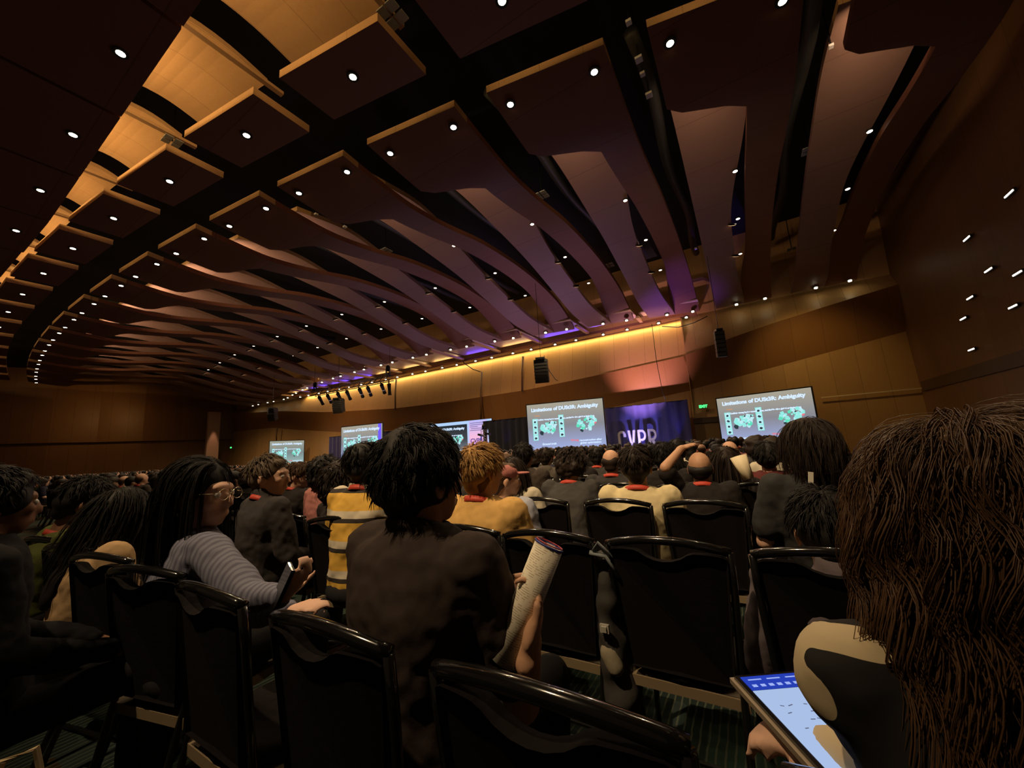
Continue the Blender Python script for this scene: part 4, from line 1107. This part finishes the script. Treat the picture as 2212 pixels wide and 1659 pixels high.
link('blue_rim', rim.mesh('rim', mat('rim_blue', (.05, .06, .28), .5), True), pt)
rim = MB(); rim.tube([roll_a+ax*.267+(s1_*math.cos(a)+s2_*math.sin(a))*.0345 for a in [2*math.pi*k/24 for k in range(25)]], .0016, 6)
link('red_rim', rim.mesh('rim', mat('rim_red', (.45, .05, .08), .5), True), pt)

# 2 woman on the right with long wavy hair, tablet in her lap
W_top = atv(2048, 930, .80)
cream = mat('cream_knit_black_pattern', (.6, .5, .33), .85)
nt = cream.node_tree; pb = nt.nodes['Principled BSDF']; tc = nt.nodes.new('ShaderNodeTexCoord'); vz = nt.nodes.new('ShaderNodeTexNoise'); vz.inputs['Scale'].default_value = 12; vz.inputs['Detail'].default_value = .5
nt.links.new(tc.outputs['Object'], vz.inputs['Vector']); cr = nt.nodes.new('ShaderNodeValToRGB'); cr.color_ramp.interpolation = 'CONSTANT'
cr.color_ramp.elements[0].color = (.58, .47, .29, 1); cr.color_ramp.elements[1].position = .46; cr.color_ramp.elements[1].color = (.006, .005, .005, 1)
nt.links.new(vz.outputs['Fac'], cr.inputs[0]); nt.links.new(cr.outputs[0], pb.inputs['Base Color'])
tabc = aty(1668, 1528, .80)
wom, Hm, inv, nb, spf = person('woman with long wavy brown hair and cream and black top at right', W_top, yaw=A-.1, hy=A-.15, hp=.18, style='wavy', hair='wavy', skin=3,
        shirt=cream, sleeve='long', hk=1.12, k=1.0, det=1, lean=.12, lk=False, seed=9,
        arms={'L': (aty(1985, 1700, .60), aty(1790, 1625, .72), {'d': (-.45, .7, -.1), 'n': (.2, .2, -1), 'curl': .5}), 'R': (aty(2050, 1640, .62), aty(1850, 1640, .72), {'d': (-.6, .5, 0), 'n': (0, .3, -1)})})
lm = locks(Hm, 520, 21, .46, .0009, whorl=(-.05, -.1, 1), grav=.42, wave=.012, wf=62, rad=(.098, .112, .100), cen=(0, -.022, .038), seg=32, front=.62, zmin=-.3, lift=.016, flat=.6, drift=.12, m=11, cr=.008)
lm.materials.append(HR['wavy']); link('hair_locks', lm, wom)
# tablet
tb = thing('tablet_computer', tabc, (0, 0, 0), 'tablet with lit note page and blue toolbar held in the lap of the wavy-haired woman', 'tablet')
pTL, pTR, pBL = aty(1612, 1472, .86), aty(1718, 1463, .86), aty(1700, 1590, .72)
ex = (pTR-pTL); ey = (pTL-pBL); wT = .155; ex.normalize(); ey = (ey-ex*ey.dot(ex)).normalized(); ez = ex.cross(ey)
mm = Matrix((ex, ey, ez)).transposed().to_4x4(); mm.translation = pTL-ey*.11+ex*.07
tb.matrix_world = mm
link('case', MB().box((0, 0, -.008), (.185, .262, .010)).mesh('case', mat('tablet_case', (.30, .24, .17), .5)), tb)
link('bezel', MB().box((0, 0, 0), (.172, .25, .006)).mesh('bezel', M_gloss), tb)
link('page', MB().box((0, -.02, .0036), (.155, .19, .001)).mesh('page', emis('tablet_page', (.40, .52, .78), 1.0)), tb)
link('toolbar', MB().box((0, .097, .0038), (.155, .040, .001)).mesh('toolbar', emis('tablet_blue', (.02, .05, .45), 1.0)), tb)
b = MB()
for j in range(9): b.box((-.065+.016*j, .088, .0046), (.009, .007, .0004))
for j in range(4): b.box((-.055+.037*j, .106, .0046), (.026, .003, .0004))
link('toolbar_icons', b.mesh('icons', emis('tablet_icons', (.35, .45, .9), 1.0)), tb)
b = MB(); rg = random.Random(4)
for j in range(5):
    for i in range(7):
        if rg.random() < .75: b.box((-.05+.013*i+rg.uniform(-.003, .003), .03-.018*j, .0046), (rg.uniform(.004, .010), .0016, .0004), Matrix.Rotation(rg.uniform(-.5, .5), 3, 'Z'))
link('handwriting', b.mesh('ink', emis('tablet_ink', (.10, .12, .2), 1.0)), tb)

# 3 woman on the left in ribbed sweater
knit = striped('ribbed_knit', [(0, (.17, .175, .24)), (.55, (.10, .10, .15))], .022, 0)
Lt = atv(440, 994, .76)
wl_, Hm, inv, nb, spf = person('woman with straight black hair and blue-grey ribbed sweater, profile to the right', Lt, yaw=A+.05, hy=A+1.05, style='long', hair='black', skin=3,
        shirt=knit, sleeve='long', hk=1.22, k=1.0, det=1, lean=-.05, lk=False, seed=14,
        arms={'R': (aty(540, 1290, 1.48), aty(612, 1290, 1.42), {'d': (.5, -.1, .5), 'n': (-.6, .3, .1), 'curl': (.5, .6, .4), 's': -1}),
              'L': (aty(470, 1330, 1.75), aty(625, 1320, 1.62), {'d': (1, -.1, .25), 'n': (0, .3, -1), 'curl': .4})})
lm = locks(Hm, 420, 31, .36, .0013, whorl=(.0, .75, .75), grav=.55, wave=.001, wf=10, rad=(.089, .106, .098), cen=(0, -.02, .04), seg=14, front=.28, zmin=-.2, lift=.003, flat=.4, m=8, cr=.005)
lm.materials.append(HR['black']); link('hair_locks', lm, wl_)
b = MB()
for s in (-1, 1):
    b.tube([Hm @ Vector((s*.032+.024*math.cos(q), .108, .006+.019*math.sin(q))) for q in [2*math.pi*j/16 for j in range(17)]], .0014, 5)
    b.tube([Hm @ Vector((s*.056, .104, .010)), Hm @ Vector((s*.078, .04, .014)), Hm @ Vector((s*.082, -.02, .012))], .0015, 5)
b.tube([Hm @ Vector((-.008, .108, .008)), Hm @ Vector((.008, .108, .008))], .0014, 5)
link('glasses', b.mesh('glasses', mat('glasses_wire', (.6, .5, .35), .25, .9), True), wl_)
for s in (-1, 1): link('earring', MB().ell(Hm @ Vector((s*.086, -.004, -.048)), (.006, .006, .008), None, 8, 6).mesh('earring', mat('pearl', (.8, .75, .65), .2)), wl_)
P = aty(606, 1272, 1.40)
ph = thing('phone', P, (math.radians(70), math.radians(12), math.radians(-50)), 'black phone in the hand of the woman in the ribbed sweater', 'phone')
link('slab', MB().box((0, 0, 0), (.072, .15, .008)).mesh('slab', M_gloss), ph); link('back_cover', MB().box((0, 0, -.006), (.074, .152, .004)).mesh('cover', M_black), ph)

# 4 blond person
bl_, Hm, inv, nb, spf = person('person with short blond hair, red lanyard and tan crew-neck shirt', atv(1040, 963, 1.80), yaw=A, hy=A+.12, style='short', hair='blond', skin=0,
        shirt=cloth('tan', (.66, .40, .13)), hk=1.22, k=1.12, det=1, lean=-.03, lanyard=True, collar='crew', lk=False, seed=5)
lm = locks(Hm, 520, 41, .052, .0014, m=5, cr=.0035, whorl=(.02, -.55, .83), grav=.06, wave=.003, wf=40, rad=(.088, .102, .095), cen=(0, -.02, .042), lift=.010, seg=6, front=.55, zmin=-.05)
lm.materials.append(HR['blond']); link('hair_locks', lm, bl_)
link('fade', (lambda b: (lambda m_: (m_.materials.append(hair_m('short_fade', (.13, .06, .025), .7)), m_)[1])(remesh(b, .008, 2, 'fade')))(MB().ell(Hm @ Vector((0, -.048, -.012)), (.0775, .058, .058), Hm.to_3x3()).ell(Hm @ Vector((0, -.05, -.05)), (.056, .042, .036), Hm.to_3x3())), bl_)
# 5 striped polo
stripe = striped('yellow_striped_polo', [(0, (.72, .42, .06)), (.35, (.03, .022, .018)), (.50, (.62, .55, .42)), (.75, (.72, .42, .06))], .17, 2)
person('person in yellow polo with brown and white stripes, red lanyard', aty(795, 960, 2.65), yaw=A-.15, hy=A+.2, style='fluffy', hair='black', skin=2, shirt=stripe, hk=1.2, k=1.15, lanyard=True, collar='polo', lean=.10, seed=6)
# 6 man in grey jacket
g6, Hm, *_ = person('man in dark grey jacket in profile, short brown hair and red lanyard', aty(586, 985, 2.75), yaw=A+.1, hy=A+.95, style='short', hair='grey', skin=0, shirt=cloth('grey_jacket', (.045, .040, .040)), sleeve='long', hk=1.18, k=1.1, lanyard=True, collar='band', lean=.0, seed=7)
# 7 cream tee
person('person with short dark hair, red lanyard and cream tee in third row', atv(1370, 963, 2.78), yaw=A-.08, hy=A-.12, style='short', hair='dark', skin=0, shirt=cloth('cream', (.62, .52, .30)), hk=1.20, k=1.1, lanyard=True, collar='crew', lean=-.03, seed=8)
# 8 balding man, hand on head
sh8 = aty(1452, 1062, 3.05)
p8, Hm8, inv8, *_ = person('balding man in black tee with red lanyard, hand laid on his head', aty(1507, 972, 3.15), yaw=A-.1, hy=A-.1, style='bald', hair='black', skin=1, shirt=cloth('black_tee', (.018, .015, .014)), hk=1.12, k=1.05, lanyard=True, collar='crew', seed=10,
       arms={'L': (aty(1437, 1010, 3.10), aty(1472, 968, 3.15), {'d': (1, .1, .25), 'n': (.1, .2, -1), 'curl': .16, 's': 1})})
# 9 bob haired person in dark tee
p9, Hm, inv, nb, spf = person('person with dark bob hair and dark tee with a small white back tag', atv(1732, 908, 2.62), yaw=A-.22, hy=A-.5, style='bob', hair='dark', skin=3, shirt=cloth('slate_tee', (.030, .030, .030)), hk=1.18, k=1.08, lanyard=True, collar='crew', lk=False, seed=12)
lm = locks(Hm, 420, 51, .19, .0014, m=6, cr=.005, whorl=(.0, .1, 1), grav=.42, wave=.005, wf=40, rad=(.097, .110, .099), cen=(0, -.022, .036), seg=10, front=.55, zmin=-.3, lift=.008)
lm.materials.append(HR['dark']); link('hair_locks', lm, p9)
Pt = aty(1746, 1030, 1.90)
tg = link('back_tag', MB().box((0, -.03, 0), (.020, .004, .050), Matrix.Rotation(.15, 3, 'Y')).mesh('tag', mat('tag_white', (.7, .66, .55), .6)), p9, p9.matrix_world.inverted() @ Pt if False else inv @ Pt)
# 10 person in grey collared shirt
p10, Hm, *_ = person('person with short black hair and grey collared shirt below the bob-haired person', atv(1768, 1064, 1.80), yaw=A-.15, hy=A-.05, hp=.25, style='short', hair='black', skin=1, shirt=cloth('mauve_grey', (.13, .105, .115)), hk=1.14, k=1.05, collar='band', sleeve='long', lean=-.05, lk=False, seed=13)
lm = locks(Hm, 350, 61, .05, .0014, m=5, cr=.0035, whorl=(0, -.5, .85), grav=.1, wave=.003, rad=(.090, .104, .097), cen=(0, -.02, .042), lift=.008, seg=6, front=.55, zmin=-.1)
lm.materials.append(HR['black']); link('hair_locks', lm, p10)
# 11 green shirt, fist at the cheek
person('person in olive green shirt with red lanyard, fist against the cheek, at left', aty(215, 1042, 2.6), yaw=A+.0, hy=A+.2, hp=.5, style='short', hair='black', skin=2, shirt=cloth('olive', (.10, .115, .03)), hk=1.3, k=1.25, lanyard=True, collar='crew', lean=.28, seed=15,
       arms={'L': (aty(105, 1190, 2.5), aty(135, 1125, 2.5), {'d': (.3, .1, 1), 'n': (1, .1, 0), 'curl': (1.2, 1.3, .8)})})
# 12 dark person far left, 13 tan sleeve
person('person all in black at the far left edge, lost in the dark', aty(2, 1016, 1.40), yaw=A, hy=A-.1, style='fluffy', hair='black', skin=2, shirt=cloth('black_knit', (.008, .008, .010)), sleeve='long', hk=1.0, k=1.0, seed=16)
person('person in a tan sweater slumped behind the woman with straight black hair', aty(288, 1060, 2.25), yaw=A, hy=A+.2, hp=.35, style='long', hair='black', skin=1, shirt=cloth('camel', (.50, .33, .17)), sleeve='long', hk=1.15, k=1.05, lean=.15, seed=17)

# middle distance, one by one
def mid(label, px, py, Y, **k):
    kw = dict(det=1, hk=1.12, yaw=A-.1, style='short', hair='black', skin=0); kw.update(k)
    kw.setdefault('seed', int(px)); return person(label, aty(px, py, Y), **kw)
mid('person with curly dark hair bent forward, grey shirt, red lanyard', 1238, 984, 3.7, style='curly', hair='dark', hp=.7, lean=.35, shirt=cloth('grey', (.055, .052, .050)), lanyard=True, collar='crew', k=1.1)
mid('man with thinning crown and dark grey shirt left of the cream tee', 1318, 968, 3.9, style='thin', hair='dark', shirt=cloth('graphite', (.035, .033, .033)), lanyard=True, k=1.1)
mid('person with dark hair and brown-grey shirt beneath the centre screen corner', 1131, 959, 4.1, shirt=cloth('umber', (.050, .038, .030)), hair='black', skin=1, k=1.1)
mid('person in grey hooded top below the centre screen', 1178, 968, 5.6, shirt=cloth('hoodie', (.10, .085, .07)), collar='hood', sleeve='long', hair='dark')
cp, Hmc, *_ = mid('person in light blue shirt and pink cap beside the blond person', 1088, 997, 2.95, shirt=cloth('pale_blue', (.38, .40, .48)), hair='brown', style='crop', hy=A+.7, lean=.1)
b = MB(); b.ell(Hmc @ Vector((0, -.012, .052)), (.088, .104, .066), Hmc.to_3x3()); b.ell(Hmc @ Vector((0, .12, .045)), (.062, .062, .009), Hmc.to_3x3())
cm = remesh(b, .008, 2, 'cap'); cm.materials.append(cloth('pink_cap', (.45, .17, .15))); link('cap', cm, cp)
mid('woman with long wavy dark hair and white blouse right of the pink cap', 1108, 988, 3.45, style='long', hair='dark', shirt=cloth('white', (.55, .50, .38)), hy=A-.3)
mid('person with black hair in black top right of the cream tee', 1428, 957, 4.0, shirt=cloth('black_tee', (.018, .015, .014)), k=1.1, hk=1.2)
mid('person with dark hair and hand raised behind, before the drape edge', 1461, 950, 5.2, shirt=cloth('black_tee', (.018, .015, .014)), hk=1.25)
mid('long-haired person in black between the balding men', 1562, 966, 3.5, style='long', hair='dark', shirt=cloth('black_tee', (.018, .015, .014)), k=1.05, hk=1.25)
mid('man with bald crown and brown fringe behind the long-haired person', 1573, 950, 4.6, style='thin', hair='brown', shirt=cloth('black_tee', (.018, .015, .014)), hk=1.15)
mid('person in maroon sweater right of the white page', 1652, 957, 3.7, hair='black', shirt=cloth('maroon', (.10, .022, .022)), sleeve='long', k=1.05, style='fluffy')
mid('person in pink top far ahead beneath the right screen', 1617, 948, 7.5, hair='dark', shirt=cloth('dusty_pink', (.40, .16, .14)))
mid('man in dark jacket with lanyard in profile looking down, left centre', 655, 1003, 4.3, hy=A+1.0, hp=.35, hair='brown', shirt=cloth('charcoal', (.022, .018, .017)), sleeve='long', lanyard=True, lean=.1)
mid('person with afro hair and dusty pink shirt', 706, 993, 3.8, style='afro', hair='black', skin=2, shirt=cloth('dusty_pink', (.40, .16, .14)))
mid('woman with large brown curls left of the striped polo', 745, 1003, 3.2, style='curly', hair='dark', hk=1.3, shirt=cloth('charcoal', (.022, .018, .017)), sleeve='long')
mid('person with reddish brown hair behind the looking-down man', 633, 1004, 5.2, hair='brown', shirt=cloth('charcoal', (.022, .018, .017)))
mid('person with short dark hair left below centre screen, navy top', 1213, 969, 6.6, shirt=cloth('navy', (.02, .02, .04)))
mid('person with brown hair under the middle of the centre screen', 1242, 967, 5.3, hair='brown', shirt=cloth('charcoal', (.022, .018, .017)), k=1.1, hk=1.2)
mid('person with dark hair and red lanyard under the right part of centre screen', 1288, 968, 5.6, lanyard=True, shirt=cloth('grey', (.055, .052, .050)))
mid('dark-haired person just left of balding man, brown top', 1452, 980, 4.75, shirt=cloth('umber', (.050, .038, .030)), style='bob')
# white page in someone's hands
pg = thing('paper_sheet', aty(1606, 1010, 3.0), (math.radians(78), math.radians(-14), math.radians(-20)), 'curled cream page held up beside the long-haired person', 'paper')
V = []; Fc = []
for i in range(9):
    for j in (0, 1): V.append(((-.06+.12*i/8)*(1 if j else .6), -.09+.18*j, .03*math.sin(math.pi*i/8)))
for i in range(8): Fc.append((2*i, 2*i+2, 2*i+3, 2*i+1))
o = link('sheet', MB().add(V, Fc).mesh('sheet', mat('page_cream', (.72, .62, .42), .7), True), pg); o.modifiers.new('s', 'SOLIDIFY').thickness = .001
# backpack hanging between two chairs
bp = thing('backpack', atv(1318, 1330, 1.62)*1.0, (0, 0, YR), 'grey backpack with pale buckle stuffed between two empty chairs', 'bag')
bp.location.z = 0
b = MB(); b.loft([((0, .06, .10), .06, .10, 0), ((0, .06, .30), .075, .12, 0), ((0, .06, .55), .07, .12, 0), ((0, .05, .75), .055, .10, 0), ((0, .04, .84), .035, .06, 0)], 20)
me = remesh(b, .012, 2, 'bag'); displace(me, .03, 10, 2); me.materials.append(cloth('bag_grey', (.045, .042, .038))); link('bag_body', me, bp)
b = MB(); b.tube([(-.02, -.06, .88), (.0, -.07, .91), (.03, -.05, .87), (.05, .0, .80), (.045, .0, .70)], .014, 8, True, 0, .5); b.tube([(-.04, -.06, .87), (.02, -.05, .86), (.06, -.03, .78)], .018, 8, True, 0, .5)
link('strap', b.mesh('strap', cloth('strap_grey', (.17, .19, .20)), True), bp)
b = MB(); b.box((.0, -.075, .60), (.035, .012, .03)); b.box((.0, -.082, .60), (.02, .012, .02)); link('buckle', b.mesh('buckle', mat('buckle', (.5, .48, .42), .3, .3)), bp)
b = MB(); b.cap((0, -.04, .50), (.02, -.05, .46), .04, .035); me = remesh(b, .01, 2, 'pocket'); me.materials.append(cloth('pocket_tan', (.22, .19, .13))); link('pocket', me, bp)
tt = thing('tote_bag', aty(40, 1600, .95), (0, 0, .4), 'tan cloth bag on a black chair at the bottom left corner', 'bag'); tt.location.z = .46
b = MB(); b.loft([((0, 0, .0), .07, .05, 0), ((0, 0, .08), .09, .06, 0), ((.01, 0, .16), .07, .04, 0), ((.02, 0, .2), .03, .02, 0)], 16)
me = remesh(b, .01, 2, 'tote'); displace(me, .03, 14, 5); me.materials.append(cloth('tote', (.42, .33, .2))); link('bag_body', me, tt)
link('handle', MB().tube([(-.04, 0, .17), (-.02, 0, .24), (.03, 0, .25), (.05, 0, .17)], .007, 6).mesh('handle', cloth('tote', (.42, .33, .2))), tt)
chair(Vector((tt.location.x, tt.location.y, 0))-hv(0, .2, 0), YR, 'black chair at the bottom left corner carrying the tan bag')

# ------------------------------------------------------------------ the audience further off
protos = []
for (st, ha, sk, lan, hp, ly) in [('short', 'black', 0, True, .0, -.05), ('short', 'dark', 1, False, .15, .0), ('fluffy', 'black', 0, False, 0, -.08), ('long', 'black', 3, False, .05, 0),
                                  ('thin', 'brown', 0, True, .0, -.05), ('short', 'brown', 0, True, .1, .05), ('bob', 'dark', 3, False, 0, -.05), ('curly', 'dark', 2, False, .1, 0), ('crop', 'black', 2, True, .3, .15)]:
    p, *_ = person('proto', Vector((0, 0, 1.26)), yaw=0, hp=hp, style=st, hair=ha, skin=sk, shirt=cloth('charcoal', (.022, .018, .017)), det=0, lanyard=lan, lean=ly, hk=1.05, seed=len(protos))
    # seat the prototype exactly over its own origin
    protos.append((p, st, ha))
SHIRTS = [('charcoal', (.022, .018, .017), 'black', 9), ('navy', (.02, .02, .04), 'navy', 5), ('grey', (.055, .052, .050), 'grey', 5), ('graphite', (.035, .033, .033), 'dark grey', 4), ('white', (.55, .50, .38), 'white', 3),
          ('pale_blue', (.38, .40, .48), 'light blue', 2), ('olive', (.075, .085, .022), 'olive', 1), ('umber', (.050, .038, .030), 'brown', 3), ('dusty_pink', (.40, .16, .14), 'pink', 2), ('maroon', (.10, .022, .022), 'maroon', 1), ('tan', (.66, .40, .13), 'tan', 1), ('red_tee', (.35, .05, .04), 'red', 1)]
bag_ = [s for s in SHIRTS for _ in range(s[3])]
STY = {'short': 'short hair', 'fluffy': 'full dark hair', 'long': 'long black hair', 'thin': 'thinning brown hair', 'bob': 'dark bob', 'curly': 'curly hair', 'crop': 'cropped hair'}
rg = random.Random(77)
occupied = [o.location.copy() for o in COL.objects if o.parent is None and o.name.startswith('person') and o.get('label') != 'proto']
cand = []
SEATW = .53
for k in range(2, 24):
    v = ROWV(k) if k < 4 else ROWV(3)+1.02*(k-3)
    if v > 21.0: break
    n0 = int(62/SEATW)
    for j in range(n0):
        u = .75-SEATW*j-(k % 2)*.2
        if u > (1.1 if k < 8 else 2.4): continue
        if k == 2 and u > -2.4: continue
        hu = u+rg.uniform(-.05, .05); hvv = v+.20+rg.uniform(-.08, .08)
        p = H(hu, hvv)
        x, y = px_of(H(hu, hvv, 1.2))
        if p.y < 1.6 or x < -60 or x > 1850: continue
        # aisles
        if abs(u+17.5) < .9 or abs(u+36) < .9: continue
        free = all((o.x-p.x)**2+(o.y-p.y)**2 > .42**2 for o in occupied)
        cand.append((p.y+.35*abs(p.x)*0+0, k, u, hvv, p, x, y, free, v))
cand.sort(key=lambda c: c[0])
nper = 0; nch = 0; stuff = []
dist_word = lambda Y: 'in the middle rows' if Y < 8 else 'in the distant rows'
for (Y, k, u, vv, p, x, y, free, v) in cand:
    if nper < 255:
        if free and rg.random() > .12:
            pr, st, ha = protos[rg.randrange(len(protos))]
            s_ = rg.choice(bag_); zz = rg.uniform(.93, 1.02)*(1.0 if Y < 10 else .98)
            area_w = 'left' if x < 500 else 'centre left' if x < 850 else 'centre' if x < 1250 else 'right centre' if x < 1550 else 'right'
            lb = 'seated person, %s, %s top, %s, hall %s' % (STY[st], s_[2], dist_word(Y), area_w)
            q = copy_tree(pr, p, (0, 0, -A+rg.uniform(-.35, .35)), lb, 'audience in the %s rows at %s' % ('middle' if Y < 8 else 'distant', area_w), (rg.uniform(.97, 1.08), 1, zz))
            for c in q.children:
                if c.name.startswith('shirt') or c.name.startswith('sweater'):
                    c.material_slots[0].link = 'OBJECT'; c.material_slots[0].material = cloth(s_[0], s_[1])
            nper += 1
        if nch < 250:
            cp_ = H(u, v); lb = 'black banquet chair %s at %s' % (('in the fourth or fifth row' if k < 5 else 'in the middle rows' if k < 8 else 'in the distant rows'), 'left' if x < 700 else 'centre' if x < 1300 else 'right')
            if k < 5: chair(cp_, YR, lb, 'black chairs of the middle rows')
            else:
                o = link('banquet_chair', far_chair_me, None, cp_, (0, 0, YR)); tag(o, lb, 'chair', 'black chairs of the rear rows')
            nch += 1
    elif rg.random() > .14: stuff.append((u, vv))
for pr, *_ in protos:
    for c in list(pr.children): bpy.data.objects.remove(c)
    bpy.data.objects.remove(pr)
# everyone beyond: one uncountable mass
b = MB(); cols = ['charcoal', 'navy', 'grey', 'white', 'dusty_pink']
for (u, vv) in stuff:
    p = H(u, vv); zt = rg.uniform(1.12, 1.30); a = rg.uniform(-.4, .4)-A
    R_ = Matrix.Rotation(a, 3, 'Z'); hcol = rg.choice([0, 0, 0, 1]); sc_ = rg.choice([2, 2, 2, 3, 4, 4, 5, 6])
    b.ell(p+Vector((0, 0, zt-.11)), (.075, .095, .115), R_, 8, 6, 7)
    b.ell(p+R_ @ Vector((0, -.025, zt-.085)), (.088, .098, .10), None, 8, 6, hcol)
    b.loft([((p.x, p.y, .46), .17, .12, 0), ((p.x, p.y, .75), .17, .12, 0), ((p.x, p.y, zt-.34), .21, .11, 0), ((p.x, p.y, zt-.25), .16, .09, 0), ((p.x, p.y, zt-.2), .06, .06, 0)], 8, sc_)
if stuff:
    me = b.mesh('audience', [HR['black'], HR['brown'], cloth('charcoal', (.022, .018, .017)), cloth('navy', (.02, .02, .04)), cloth('grey', (.055, .052, .050)), cloth('white', (.55, .50, .38)), cloth('dusty_pink', (.40, .16, .14)), SK[0]], True)
    tag(link('audience', me), 'mass of seated audience filling the furthest rows below the screens', 'audience', None, 'stuff')
